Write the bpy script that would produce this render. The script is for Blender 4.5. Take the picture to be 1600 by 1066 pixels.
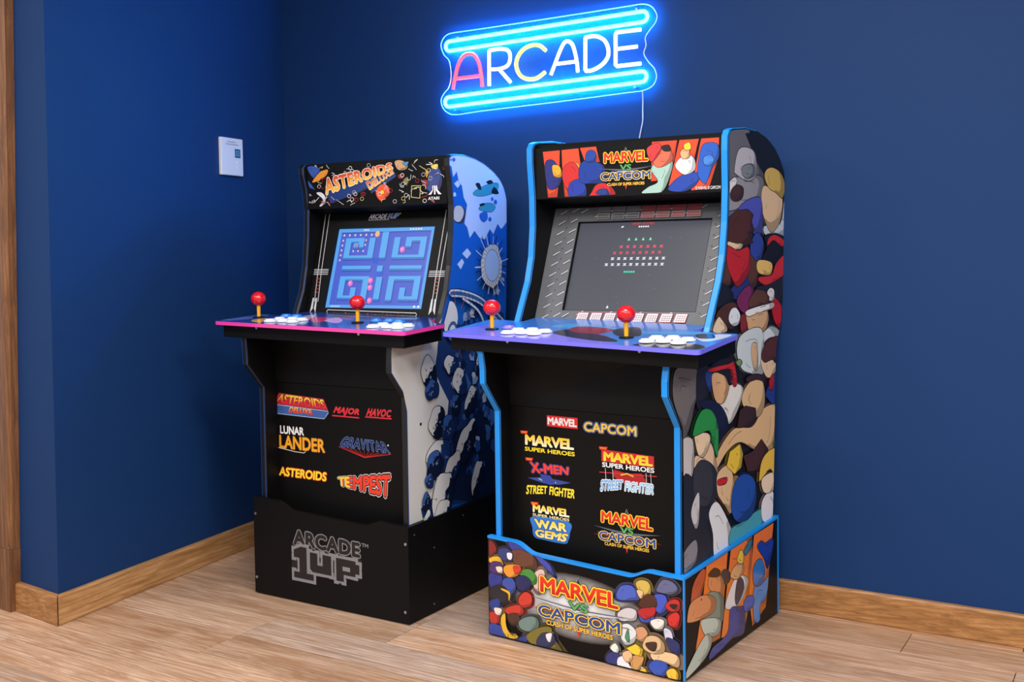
import bpy, bmesh, math, random
from mathutils import Vector, Matrix
from mathutils.geometry import tessellate_polygon

for o in list(bpy.data.objects):
    bpy.data.objects.remove(o, do_unlink=True)
scene = bpy.context.scene
COL = scene.collection
R = math.radians

# ------------------------------------------------------------------ camera
CF, YAW, PITCH, ROLL = 1664.6447, .4162, .0473, -.0138
CPOS = Vector((2.5462, -3.583, 1.1036))
fw = Vector((-math.sin(YAW)*math.cos(PITCH), math.cos(YAW)*math.cos(PITCH), -math.sin(PITCH)))
rt = Vector((math.cos(YAW), math.sin(YAW), 0)); up = rt.cross(fw)
rt2 = rt*math.cos(ROLL) + up*math.sin(ROLL); up2 = up*math.cos(ROLL) - rt*math.sin(ROLL)
cd = bpy.data.cameras.new('camera'); cam = bpy.data.objects.new('camera', cd); COL.objects.link(cam)
M = Matrix((rt2, up2, -fw)).transposed().to_4x4(); M.translation = CPOS
cam.matrix_world = M
cd.sensor_width = 36; cd.lens = CF*36/1600
cd.shift_x = (800-790.6171)/1600; cd.shift_y = (476.655-533)/1600
cd.clip_start = .05; cd.clip_end = 50
scene.camera = cam

# ------------------------------------------------------------------ world, lights, exposure
w = bpy.data.worlds.new('room_light'); scene.world = w; w.use_nodes = True
w.node_tree.nodes['Background'].inputs[0].default_value = (.82, .90, 1, 1)
w.node_tree.nodes['Background'].inputs[1].default_value = .64
def area(name, loc, size, watts, col=(1, .97, .93), target=None, sy=None):
    l = bpy.data.lights.new(name, 'AREA'); l.energy = watts; l.color = col
    l.shape = 'RECTANGLE'; l.size = size; l.size_y = sy or size
    o = bpy.data.objects.new(name, l); COL.objects.link(o); o.location = loc
    if target: o.rotation_euler = (Vector(target)-Vector(loc)).to_track_quat('-Z', 'Y').to_euler()
    return o
area('ceiling_light_front', (1.9, -2.0, 2.58), 1.0, 42, sy=.6, target=(1.9, -2.0, 0))
area('ceiling_light_rear', (2.6, -4.4, 2.58), 1.4, 80, sy=.8, target=(2.6, -4.4, 0))
area('ceiling_light_left', (.9, -3.2, 2.58), 1.0, 40, sy=.6, target=(.9, -3.2, 0))
area('fill_light_wall_end', (-.8, -2.7, 2.58), .8, 36, sy=.6, target=(-.8, -2.7, 0))  # added fill lamp without a known source, brightens the bare wall end
area('ceiling_light_right', (4.2, -2.8, 2.58), 1.0, 80, sy=.6, target=(4.2, -2.8, 0))
scene.view_settings.view_transform = 'Standard'; scene.view_settings.look = 'None'
scene.view_settings.gamma = 1; scene.view_settings.use_curve_mapping = False
scene.view_settings.exposure = 0

# ------------------------------------------------------------------ helpers
def lin(c):
    return tuple(((x/255)/12.92 if x/255 <= .04045 else ((x/255+.055)/1.055)**2.4) for x in c[:3]) + (1,)
def mat(name, col, rough=.5, metal=0, spec=.5, coat=0):
    m = bpy.data.materials.new(name); m.use_nodes = True
    b = m.node_tree.nodes['Principled BSDF']
    b.inputs['Base Color'].default_value = lin(col); b.inputs['Roughness'].default_value = rough
    b.inputs['Metallic'].default_value = metal; b.inputs['Specular IOR Level'].default_value = spec
    b.inputs['Coat Weight'].default_value = coat; b.inputs['Coat Roughness'].default_value = .08
    return m
def node(m, t, **kw):
    n = m.node_tree.nodes.new(t)
    for k, v in kw.items(): setattr(n, k, v)
    return n
def link(m, a, b): m.node_tree.links.new(a, b)
def bumpy(m, scale=250, strength=.05, coord='Object'):
    b = m.node_tree.nodes['Principled BSDF']
    tc = node(m, 'ShaderNodeTexCoord'); nz = node(m, 'ShaderNodeTexNoise'); bp = node(m, 'ShaderNodeBump')
    nz.inputs['Scale'].default_value = scale; nz.inputs['Detail'].default_value = 3
    bp.inputs['Strength'].default_value = strength; bp.inputs['Distance'].default_value = .001
    link(m, tc.outputs[coord], nz.inputs['Vector']); link(m, nz.outputs['Fac'], bp.inputs['Height']); link(m, bp.outputs[0], b.inputs['Normal'])
    return m
def print_mat(name, rough=.35, coat=0, emit=0):
    m = mat(name, (0, 0, 0), rough, coat=coat); b = m.node_tree.nodes['Principled BSDF']
    a = node(m, 'ShaderNodeVertexColor', layer_name='ink')
    if emit:
        link(m, a.outputs[0], b.inputs['Emission Color']); b.inputs['Emission Strength'].default_value = emit
    else: link(m, a.outputs[0], b.inputs['Base Color'])
    return m
def wood_mat(name, c1, c2, c3, grain=1, rand=True, rough=.45, axis=0, knots=True):
    m = mat(name, c1, rough); b = m.node_tree.nodes['Principled BSDF']
    tc = node(m, 'ShaderNodeTexCoord'); oi = node(m, 'ShaderNodeObjectInfo')
    mul = node(m, 'ShaderNodeVectorMath', operation='MULTIPLY_ADD'); mul.inputs[1].default_value = (1, 1, 1)
    cx = node(m, 'ShaderNodeCombineXYZ')
    sc = node(m, 'ShaderNodeMath', operation='MULTIPLY'); sc.inputs[1].default_value = 37.0
    link(m, oi.outputs['Random'], sc.inputs[0])
    for i in range(3): link(m, sc.outputs[0], cx.inputs[i])
    link(m, tc.outputs['Object'], mul.inputs[0]); link(m, cx.outputs[0], mul.inputs[2])
    mp = node(m, 'ShaderNodeMapping'); s = [15, 15, 15]; s[axis] = 1.9
    mp.inputs['Scale'].default_value = s; link(m, mul.outputs[0], mp.inputs['Vector'])
    n1 = node(m, 'ShaderNodeTexNoise'); n1.inputs['Scale'].default_value = 1.6*grain; n1.inputs['Detail'].default_value = 9; n1.inputs['Roughness'].default_value = .72; n1.inputs['Distortion'].default_value = 1.4
    link(m, mp.outputs[0], n1.inputs['Vector'])
    mp2 = node(m, 'ShaderNodeMapping'); s2 = [130, 130, 130]; s2[axis] = 3.0
    mp2.inputs['Scale'].default_value = s2; link(m, mul.outputs[0], mp2.inputs['Vector'])
    n2 = node(m, 'ShaderNodeTexNoise'); n2.inputs['Scale'].default_value = 1.2*grain; n2.inputs['Detail'].default_value = 4
    link(m, mp2.outputs[0], n2.inputs['Vector'])
    # cathedral figure: rings from a distorted wave
    mp3 = node(m, 'ShaderNodeMapping'); s3 = [3.2, 3.2, 3.2]; s3[axis] = .42
    mp3.inputs['Scale'].default_value = s3; link(m, mul.outputs[0], mp3.inputs['Vector'])
    wv = node(m, 'ShaderNodeTexWave', wave_type='RINGS', rings_direction='SPHERICAL'); wv.inputs['Scale'].default_value = 8.5*grain; wv.inputs['Distortion'].default_value = 7; wv.inputs['Detail'].default_value = 3; wv.inputs['Detail Scale'].default_value = 1.2
    link(m, mp3.outputs[0], wv.inputs['Vector'])
    cr = node(m, 'ShaderNodeValToRGB'); e = cr.color_ramp.elements
    e[0].position = .36; e[0].color = lin(c2); e[1].position = .62; e[1].color = lin(c1)
    link(m, n1.outputs['Fac'], cr.inputs[0])
    mx = node(m, 'ShaderNodeMixRGB', blend_type='MIX'); mx.inputs[2].default_value = lin(c3)
    r2 = node(m, 'ShaderNodeMapRange'); r2.inputs[1].default_value = .50; r2.inputs[2].default_value = .72; r2.inputs[3].default_value = 0; r2.inputs[4].default_value = .6
    link(m, n2.outputs['Fac'], r2.inputs[0]); link(m, r2.outputs[0], mx.inputs[0]); link(m, cr.outputs[0], mx.inputs[1])
    mx2 = node(m, 'ShaderNodeMixRGB', blend_type='MIX'); mx2.inputs[2].default_value = lin(c2)
    r3 = node(m, 'ShaderNodeMapRange'); r3.inputs[1].default_value = .62; r3.inputs[2].default_value = .98; r3.inputs[3].default_value = 0; r3.inputs[4].default_value = .62
    link(m, wv.outputs['Fac'], r3.inputs[0]); link(m, r3.outputs[0], mx2.inputs[0]); link(m, mx.outputs[0], mx2.inputs[1])
    last = mx2.outputs[0]
    if knots:
        mpk = node(m, 'ShaderNodeMapping'); sk = [9, 9, 9]; sk[axis] = 3.0
        mpk.inputs['Scale'].default_value = sk; link(m, mul.outputs[0], mpk.inputs['Vector'])
        vo = node(m, 'ShaderNodeTexVoronoi'); vo.inputs['Scale'].default_value = .55; link(m, mpk.outputs[0], vo.inputs['Vector'])
        rk = node(m, 'ShaderNodeMapRange'); rk.inputs[1].default_value = .01; rk.inputs[2].default_value = .09; rk.inputs[3].default_value = .75; rk.inputs[4].default_value = 0
        link(m, vo.outputs['Distance'], rk.inputs[0])
        mk = node(m, 'ShaderNodeMixRGB'); mk.inputs[2].default_value = lin(tuple(x*.45 for x in c3)); link(m, rk.outputs[0], mk.inputs[0]); link(m, last, mk.inputs[1]); last = mk.outputs[0]
    if rand:
        hs = node(m, 'ShaderNodeHueSaturation'); rr = node(m, 'ShaderNodeMapRange'); rr.inputs[3].default_value = .84; rr.inputs[4].default_value = 1.10
        rs = node(m, 'ShaderNodeMapRange'); rs.inputs[3].default_value = .8; rs.inputs[4].default_value = 1.12
        mm = node(m, 'ShaderNodeMath', operation='FRACT'); m3 = node(m, 'ShaderNodeMath', operation='MULTIPLY'); m3.inputs[1].default_value = 7.31
        link(m, oi.outputs['Random'], rr.inputs[0]); link(m, oi.outputs['Random'], m3.inputs[0]); link(m, m3.outputs[0], mm.inputs[0]); link(m, mm.outputs[0], rs.inputs[0])
        link(m, rr.outputs[0], hs.inputs['Value']); link(m, rs.outputs[0], hs.inputs['Saturation']); link(m, last, hs.inputs['Color']); last = hs.outputs[0]
    link(m, last, b.inputs['Base Color'])
    bp = node(m, 'ShaderNodeBump'); bp.inputs['Strength'].default_value = .12; bp.inputs['Distance'].default_value = .001
    link(m, n2.outputs['Fac'], bp.inputs['Height']); link(m, bp.outputs[0], b.inputs['Normal'])
    return m

class MB:
    def __init__(s): s.v = []; s.f = []; s.mi = []
    def add(s, vs, fs, mi=0):
        n = len(s.v); s.v += [tuple(x) for x in vs]; s.f += [tuple(i+n for i in f) for f in fs]; s.mi += [mi]*len(fs); return s
    def hexa(s, p, mi=0):   # p: 4 bottom, 4 top, same order
        return s.add(p, [(0, 3, 2, 1), (4, 5, 6, 7), (0, 1, 5, 4), (1, 2, 6, 5), (2, 3, 7, 6), (3, 0, 4, 7)], mi)
    def box(s, x0, x1, y0, y1, z0, z1, mi=0, fn=None):
        p = [(x0, y0, z0), (x1, y0, z0), (x1, y1, z0), (x0, y1, z0), (x0, y0, z1), (x1, y0, z1), (x1, y1, z1), (x0, y1, z1)]
        return s.hexa([fn(*q) for q in p] if fn else p, mi)
    def prism(s, poly, fn0, fn1, mi=0, mis=None):  # poly of 2D points mapped by fn0 / fn1 to the two caps
        n = len(poly); a = [fn0(*q) for q in poly]; b = [fn1(*q) for q in poly]
        tris = tessellate_polygon([[Vector((q[0], q[1], 0)) for q in poly]])
        k = len(s.v); s.v += a + b
        for t in tris:
            s.f.append(tuple(k+i for i in t)); s.mi.append(mi)
            s.f.append(tuple(k+n+i for i in reversed(t))); s.mi.append(mi if mis is None else mis)
        for i in range(n):
            j = (i+1) % n; s.f.append((k+i, k+j, k+n+j, k+n+i)); s.mi.append(mi)
        return s
    def lathe(s, prof, c=(0, 0, 0), n=20, mi=0):  # prof [(r,z)]
        k = len(s.v)
        for r, z in prof:
            for i in range(n):
                a = 2*math.pi*i/n; s.v.append((c[0]+r*math.cos(a), c[1]+r*math.sin(a), c[2]+z))
        for j in range(len(prof)-1):
            for i in range(n):
                i2 = (i+1) % n; s.f.append((k+j*n+i, k+j*n+i2, k+(j+1)*n+i2, k+(j+1)*n+i)); s.mi.append(mi)
        s.f.append(tuple(k+i for i in reversed(range(n)))); s.mi.append(mi)
        s.f.append(tuple(k+(len(prof)-1)*n+i for i in range(n))); s.mi.append(mi)
        return s
    def tube(s, path, r, n=10, closed=False, mi=0):
        P = [Vector(p) for p in path]; m = len(P); k = len(s.v); ref = None
        for i, p in enumerate(P):
            a = P[(i-1) % m] if (closed or i) else p; b = P[(i+1) % m] if (closed or i < m-1) else p
            t = (b-a).normalized()
            if ref is None:
                ref = t.orthogonal().normalized()
            ref = (ref - t*ref.dot(t)).normalized(); q = t.cross(ref)
            for j in range(n):
                an = 2*math.pi*j/n; s.v.append(tuple(p + ref*(r*math.cos(an)) + q*(r*math.sin(an))))
        for i in range(m if closed else m-1):
            i2 = (i+1) % m
            for j in range(n):
                j2 = (j+1) % n; s.f.append((k+i*n+j, k+i*n+j2, k+i2*n+j2, k+i2*n+j)); s.mi.append(mi)
        if not closed:
            s.f.append(tuple(k+j for j in reversed(range(n)))); s.mi.append(mi)
            s.f.append(tuple(k+(m-1)*n+j for j in range(n))); s.mi.append(mi)
        return s
    def build(s, name, mats, parent=None, smooth=False, bevel=0, label=None, fix=True):
        me = bpy.data.meshes.new(name); me.from_pydata(s.v, [], s.f)
        for m_ in (mats if isinstance(mats, (list, tuple)) else [mats]): me.materials.append(m_)
        for p, i in zip(me.polygons, s.mi): p.material_index = i
        if fix:
            bm = bmesh.new(); bm.from_mesh(me); bmesh.ops.recalc_face_normals(bm, faces=bm.faces[:]); bm.to_mesh(me); bm.free()
        o = bpy.data.objects.new(name, me); COL.objects.link(o)
        if parent: o.parent = parent
        if smooth:
            for p in me.polygons: p.use_smooth = True
            try: me.set_sharp_from_angle(angle=R(40))
            except Exception: pass
        if bevel:
            b = o.modifiers.new('bevel', 'BEVEL'); b.width = bevel; b.segments = 2; b.limit_method = 'ANGLE'; b.angle_limit = R(50)
        if label: o['label'] = label
        return o
def tag(o, label=None, cat=None, kind=None, group=None):
    if label: o['label'] = label
    if cat: o['category'] = cat
    if kind: o['kind'] = kind
    if group: o['group'] = group
    return o
def empty(name, loc, rz=0):
    o = bpy.data.objects.new(name, None); COL.objects.link(o); o.location = loc; o.rotation_euler = (0, 0, rz); o.empty_display_size = .1
    return o
def crom(pts, closed=True, k=5):
    n = len(pts); out = []
    rng = range(n) if closed else range(n-1)
    for i in rng:
        g = (lambda j: pts[j % n]) if closed else (lambda j: pts[max(0, min(n-1, j))])
        p0, p1, p2, p3 = g(i-1), g(i), g(i+1), g(i+2)
        for t in range(k):
            t /= k
            out.append(tuple(.5*((2*p1[d]) + (-p0[d]+p2[d])*t + (2*p0[d]-5*p1[d]+4*p2[d]-p3[d])*t*t + (-p0[d]+3*p1[d]-3*p2[d]+p3[d])*t**3) for d in range(len(p1))))
    if not closed: out.append(tuple(pts[-1]))
    return out
def dens(pts, step=.03, closed=True):
    out = []; n = len(pts)
    for i in range(n if closed else n-1):
        a, b = pts[i], pts[(i+1) % n]; m = max(1, int(math.hypot(b[0]-a[0], b[1]-a[1])/step))
        out += [(a[0]+(b[0]-a[0])*t/m, a[1]+(b[1]-a[1])*t/m) for t in range(m)]
    if not closed: out.append(pts[-1])
    return out
def inside(p, poly):
    c = False; n = len(poly)
    for i in range(n):
        (x1, y1), (x2, y2) = poly[i], poly[i-1]
        if (y1 > p[1]) != (y2 > p[1]) and p[0] < (x2-x1)*(p[1]-y1)/(y2-y1)+x1: c = not c
    return c
def snap(p, poly):
    if inside(p, poly): return p
    best = None
    for i in range(len(poly)):
        a, b = poly[i-1], poly[i]; dx, dy = b[0]-a[0], b[1]-a[1]; L = dx*dx+dy*dy
        if L < 1e-14: continue
        t = max(0, min(1, ((p[0]-a[0])*dx+(p[1]-a[1])*dy)/L)); q = (a[0]+dx*t, a[1]+dy*t)
        d = (q[0]-p[0])**2+(q[1]-p[1])**2
        if best is None or d < best[0]: best = (d, q)
    return best[1]

# ---- lettering: the built-in font turned into flat triangles
_tc = {}
def glyphs(body, off=0, shear=0, spacing=1):
    key = (body, off, shear, spacing)
    if key not in _tc:
        cu = bpy.data.curves.new('lettering', 'FONT'); cu.body = body; cu.offset = off; cu.shear = shear; cu.resolution_u = 3; cu.space_character = spacing
        ob = bpy.data.objects.new('lettering', cu); COL.objects.link(ob)
        dg = bpy.context.evaluated_depsgraph_get(); ev = ob.evaluated_get(dg); me = ev.to_mesh()
        me.calc_loop_triangles()
        vs = [(v.co.x, v.co.y) for v in me.vertices]; ts = [tuple(t.vertices) for t in me.loop_triangles]
        ev.to_mesh_clear(); bpy.data.objects.remove(ob); bpy.data.curves.remove(cu)
        _tc[key] = (vs, ts)
    return _tc[key]
def bbox(vs):
    xs = [v[0] for v in vs]; ys = [v[1] for v in vs]; return min(xs), min(ys), max(xs), max(ys)

class Print:
    """flat ink shapes on a panel: 2D triangles with a colour per corner, each shape one hair above the last"""
    def __init__(s, outline=None): s.outline = outline; s.items = []; s.layer = 0; s.hold = False
    def tri(s, vs, ts, cols):
        s.layer += .2 if s.hold else 1
        s.items.append((vs, ts, cols, s.layer))
    def poly(s, pts, col, smooth=False, edge=0, ecol=(18, 16, 20)):
        p = crom(pts) if smooth else dens(pts, .02)
        if s.outline: p = [snap(q, s.outline) for q in p]
        q = [p[0]]
        for x in p[1:]:
            if math.hypot(x[0]-q[-1][0], x[1]-q[-1][1]) > 2e-4: q.append(x)
        if len(q) < 3: return
        ts = tessellate_polygon([[Vector((a, b, 0)) for a, b in q]])
        c = lin(col); s.tri(q, ts, [c]*len(q))
        if edge: s.stroke(q, edge, ecol, True)
    def stroke(s, pts, wd, col, closed=False, smooth=False):
        if smooth: pts = crom(pts, closed)
        if s.outline: pts = [snap(q, s.outline) for q in pts]
        n = len(pts); vs = []; ts = []
        for i in range(n):
            a = pts[i-1] if (closed or i) else pts[i]; b = pts[(i+1) % n] if (closed or i < n-1) else pts[i]
            dx, dy = b[0]-a[0], b[1]-a[1]; L = math.hypot(dx, dy) or 1
            nx, ny = -dy/L*wd/2, dx/L*wd/2
            vs += [(pts[i][0]+nx, pts[i][1]+ny), (pts[i][0]-nx, pts[i][1]-ny)]
        for i in range(n if closed else n-1):
            j = (i+1) % n; ts += [(2*i, 2*i+1, 2*j+1), (2*i, 2*j+1, 2*j)]
        s.tri(vs, ts, [lin(col)]*len(vs))
    def ell(s, c, rx, ry, col, n=24, edge=0, ecol=(18, 16, 20)):
        s.poly([(c[0]+rx*math.cos(2*math.pi*i/n), c[1]+ry*math.sin(2*math.pi*i/n)) for i in range(n)], col, False, edge, ecol)
    def rect(s, a0, b0, a1, b1, col): s.poly([(a0, b0), (a1, b0), (a1, b1), (a0, b1)], col)
    def fan(s, c, rx, ry, cin, cout, n=32, mid=None):
        vs = [c]; cols = [lin(cin)]; ts = []
        rings = [(.62, mid or cin), (1, cout)]
        for k, cc in rings:
            for i in range(n): vs.append((c[0]+rx*k*math.cos(2*math.pi*i/n), c[1]+ry*k*math.sin(2*math.pi*i/n))); cols.append(lin(cc))
        for i in range(n):
            j = (i+1) % n; ts += [(0, 1+i, 1+j), (1+i, 1+n+i, 1+n+j), (1+i, 1+n+j, 1+j)]
        s.tri(vs, ts, cols)
    def text(s, body, quad, col, off=.012, outs=(), shear=0, spacing=1, warp=None):
        """quad TL TR BR BL; col one colour or [(height 0..1, colour)...]; outs [(extra offset, colour)] drawn beneath"""
        base = glyphs(body, 0, shear, spacing)[0]; x0, y0, x1, y1 = bbox(base); x0 -= off; y0 -= off; x1 += off; y1 += off
        TL, TR, BR, BL = quad
        def mp(x, y):
            a = (x-x0)/(x1-x0); b = (y-y0)/(y1-y0)
            if warp: a, b = warp(a, b)
            t = (TL[0]+(TR[0]-TL[0])*a, TL[1]+(TR[1]-TL[1])*a); d = (BL[0]+(BR[0]-BL[0])*a, BL[1]+(BR[1]-BL[1])*a)
            return (d[0]+(t[0]-d[0])*b, d[1]+(t[1]-d[1])*b)
        for e, c in list(outs)+[(0, col)]:
            vs, ts = glyphs(body, 0, shear, spacing)
            if isinstance(c, list):
                cols = []
                for x, y in vs:
                    h = max(0, min(1, (y-y0)/(y1-y0)))
                    for (h0, c0), (h1, c1) in zip(c, c[1:]):
                        if h <= h1 or (h1, c1) == c[-1]:
                            f = max(0, min(1, (h-h0)/max(1e-6, h1-h0))); l0, l1 = lin(c0), lin(c1)
                            cols.append(tuple(l0[i]+(l1[i]-l0[i])*f for i in range(4))); break
            else: cols = [lin(c)]*len(vs)
            rad = off+e; n = 8 if e else 6
            s.layer += 1; s.hold = True
            for k in range(n):
                dx, dy = rad*math.cos(2*math.pi*k/n), rad*math.sin(2*math.pi*k/n)
                s.tri([mp(x+dx, y+dy) for x, y in vs], ts, cols)
            s.tri([mp(*q) for q in vs], ts, cols); s.hold = False
    def art(s, key, edge=.0016, under=0, detail=0):
        L = []
        for ln in ART[key].split('\n'):
            c, fl, ps = ln.split('|'); n = [int(x)/1e4 for x in ps.split()]
            L.append((tuple(int(x) for x in c.split()), fl, list(zip(n[::2], n[1::2]))))
        if under:
            for c, fl, p in L:
                cx = sum(q[0] for q in p)/len(p); cy = sum(q[1] for q in p)/len(p)
                s.poly([(cx+(q[0]-cx)*under, cy+(q[1]-cy)*under) for q in p], tuple(int(x*.5) for x in c), True)
        rg = random.Random(len(L))
        for c, fl, p in L:
            cx = sum(q[0] for q in p)/len(p); cy = sum(q[1] for q in p)/len(p); r = sum(math.hypot(q[0]-cx, q[1]-cy) for q in p)/len(p)
            sm = 'n' not in fl; e = 0 if '0' in fl else edge
            s.poly(p, c, sm)
            if detail and e and r > .012:
                s.layer += 1; s.hold = True
                q = crom(p) if sm else dens(p, .01); a0 = rg.uniform(-1.3, -.1); n = len(q)
                arc = sorted((((math.atan2(x[1]-cy, x[0]-cx)-a0+math.pi) % (2*math.pi))-math.pi, x) for x in q)
                arc = [(g, x) for g, x in arc if abs(g) < 1.35]
                if len(arc) > 4:      # second tone: a crescent that follows the outline
                    s.poly([x for g, x in arc]+[(cx+(x[0]-cx)*(1-.42*math.cos(g*1.16)), cy+(x[1]-cy)*(1-.42*math.cos(g*1.16))) for g, x in reversed(arc)], tuple(int(v*.76) for v in c))
                for _ in range(detail):
                    i0 = rg.randrange(n); m_ = max(4, int(n*rg.uniform(.12, .24))); kk = rg.uniform(.45, .78)   # fold line echoing the outline
                    s.stroke([(cx+(q[(i0+j) % n][0]-cx)*(kk-.12*j/m_), cy+(q[(i0+j) % n][1]-cy)*(kk-.12*j/m_)) for j in range(m_)], edge*.75, (26, 22, 26))
                s.hold = False
            if e:
                q = crom(p) if sm else dens(p, .02)
                if s.outline: q = [snap(x, s.outline) for x in q]
                s.stroke(q, e, (18, 16, 20), True)
    def build(s, name, fn, m, parent, split=None, step=.00002, h0=.0004, label=None):
        bm = bmesh.new(); lay = bm.loops.layers.float_color.new('ink')
        for vs, ts, cols, L in s.items:
            bv = [bm.verts.new((a, b, L*step)) for a, b in vs]
            for t in ts:
                if len(set(t)) < 3: continue
                try: f = bm.faces.new([bv[i] for i in t])
                except ValueError: continue
                for lp, i in zip(f.loops, t): lp[lay] = cols[i]
        if split is not None:
            bmesh.ops.bisect_plane(bm, geom=bm.verts[:]+bm.edges[:]+bm.faces[:], plane_co=(0, split, 0), plane_no=(0, 1, 0))
        for v in bm.verts: v.co = fn(v.co.x, v.co.y, h0+v.co.z)
        me = bpy.data.meshes.new(name); bm.to_mesh(me); bm.free(); me.materials.append(m)
        o = bpy.data.objects.new(name, me); COL.objects.link(o); o.parent = parent
        if label: o['label'] = label
        return o
def rq(a0, b0, a1, b1): return [(a0, b1), (a1, b1), (a1, b0), (a0, b0)]
def q4(t):  # "a,b a,b a,b a,b" in tenths of a millimetre
    return [tuple(int(x)/1e4 for x in p.split(',')) for p in t.split()]

# ------------------------------------------------------------------ materials
def wall_paint(name, col):
    m = bumpy(mat(name, col, .62, spec=.22), 420, .10, 'Generated'); return m
BLUE = wall_paint('navy_paint', (18, 54, 104))
WHITE = mat('ceiling_white', (225, 225, 222), .8)
FLOORW = wood_mat('oak_plank', (214, 178, 148), (170, 126, 90), (120, 84, 56), rough=.42, knots=False)
BASEW = wood_mat('oak_baseboard', (190, 138, 84), (146, 98, 52), (100, 62, 32), rand=False, rough=.5)  # same oak as the left board, weaker light painted in as darker colours
BASEW_Y = wood_mat('oak_baseboard_y', (206, 160, 108), (164, 116, 68), (116, 76, 42), rand=False, rough=.5, axis=1)
TRIMW = wood_mat('walnut_trim', (142, 96, 58), (98, 62, 36), (56, 34, 20), rand=False, rough=.45, axis=2)
BLACK = bumpy(mat('black_laminate', (9, 9, 11), .5, spec=.18), 600, .08)
BLACKP = bumpy(mat('black_panel', (12, 11, 11), .45, spec=.18), 600, .05)
EDGEB = mat('black_edge_band', (20, 20, 22), .35)
EDGEC = mat('cyan_edge_band', (20, 140, 230), .4)
INK = print_mat('printed_vinyl', .38)
INKG = print_mat('glossy_print', .22, coat=.3)
SCREEN_L = print_mat('lit_screen', .4, emit=1.0)
STEEL = mat('screw_steel', (190, 190, 195), .3, .9)
RED = mat('red_ball_plastic', (215, 14, 22), .18, coat=.6)
YEL = mat('yellow_plastic', (240, 170, 10), .35)
BLKPL = mat('black_plastic', (12, 12, 13), .4)
WHT = mat('white_plastic', (232, 232, 240), .3, coat=.3)
BLU = mat('blue_plastic', (40, 130, 230), .3, coat=.3)
VIO = mat('purple_plastic', (140, 120, 225), .3, coat=.3)
FLOOR_GAP = mat('floor_gap', (28, 19, 12), .8)

# ------------------------------------------------------------------ room
AB = -.1334; LW = 1.2177; HB = .0912; TB = .0183; AE = -.2396; ZC = 2.62
cb, sb = math.cos(AB), math.sin(AB)
def WP(t, z, off=0): return (cb*t+sb*off, sb*t-cb*off, z)     # along the back wall, height, distance out of it
ce, se = math.cos(AE), math.sin(AE)
def EP(t, z, off=0): return (ce*t+se*off, -LW+se*t-ce*off, z)  # along the wall end (t negative goes left)

fl = MB().box(-1.6, 6.2, -6.4, .35, -.06, -.004, fn=lambda x, y, z: WP(x, z, -y)).build('floor', FLOOR_GAP); tag(fl, 'light oak plank floor', kind='structure')
random.seed(11)
PWID, PLEN, OFF0 = .160, 1.28, .045
plank_mesh = None; nrow = 26
def plank_at(t0, t1, d0):
    global plank_mesh
    full = abs((t1-t0)-PLEN) < 1e-6
    g = .0011
    if full and plank_mesh: o = bpy.data.objects.new('plank', plank_mesh); COL.objects.link(o); o.parent = fl
    else:
        L = t1-t0; b = .0006; m = MB()
        x0, x1, y0, y1 = -L/2+g, L/2-g, -PWID/2+g, PWID/2-g
        m.add([(x0, y0, -.004), (x1, y0, -.004), (x1, y1, -.004), (x0, y1, -.004), (x0, y0, -b), (x1, y0, -b), (x1, y1, -b), (x0, y1, -b),
               (x0+b, y0+b, 0), (x1-b, y0+b, 0), (x1-b, y1-b, 0), (x0+b, y1-b, 0)],
              [(0, 1, 5, 4), (1, 2, 6, 5), (2, 3, 7, 6), (3, 0, 4, 7), (4, 5, 9, 8), (5, 6, 10, 9), (6, 7, 11, 10), (7, 4, 8, 11), (8, 9, 10, 11)])
        o = m.build('plank', FLOORW, fl)
        if full: plank_mesh = o.data
    p = WP((t0+t1)/2, 0, d0+PWID/2); o.location = p; o.rotation_euler = (0, 0, AB)
for k in range(nrow):
    d0 = OFF0-PWID + k*PWID; st = -1.5 - random.choice([0, .3, .55, .8, 1.05])*PLEN*.9
    t = st
    while t < 5.6:
        if t+PLEN > -1.45: plank_at(t, t+PLEN, d0)
        t += PLEN

tag(MB().box(-.02, 6.2, -.12, 0, -.02, ZC, fn=lambda x, y, z: WP(x, z, y)).build('wall_back', BLUE), 'navy blue painted back wall behind the cabinets', kind='structure')
# left wall: its end leans a hair, as the old partition does
def wl(x, y, z): return (x + (.022*z/1.9 if y < -.5 else 0), y, z)
lm = MB()
pl = [(0, .12), (0, -LW), EP(-1.6, 0)[:2], (-1.5, .12)]
lm.prism(pl, lambda x, y: wl(x, y, -.02), lambda x, y: wl(x, y, ZC))
tag(lm.build('wall_left', BLUE), 'navy blue partition wall with a bare end, thermostat on it', kind='structure')
tag(MB().box(-1.6, 6.2, -.12, 6.4, ZC, ZC+.05, fn=lambda x, y, z: WP(x, z, y)).build('ceiling', WHITE), 'plain white ceiling', kind='structure')

def base_prof(h=HB, t=TB): return [(0, 0), (t-.003, 0), (t-.003, .0025), (t, .0025), (t, h-.006), (t-.004, h), (0, h)]
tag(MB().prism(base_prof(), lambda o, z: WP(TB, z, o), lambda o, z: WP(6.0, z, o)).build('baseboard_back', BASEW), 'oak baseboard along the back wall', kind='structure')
tag(MB().prism(base_prof(), lambda o, z: (o, -LW-o*1.0, z), lambda o, z: (o, -.002, z)).build('baseboard_left', BASEW_Y), 'oak baseboard along the left partition wall', kind='structure')
tag(MB().prism(base_prof(), lambda o, z: EP(-.226, z, o), lambda o, z: EP(.0232-.0195*(1-o/TB), z, o)).build('baseboard_end', BASEW), 'short oak baseboard on the wall end beside the door trim', kind='structure')
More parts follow.
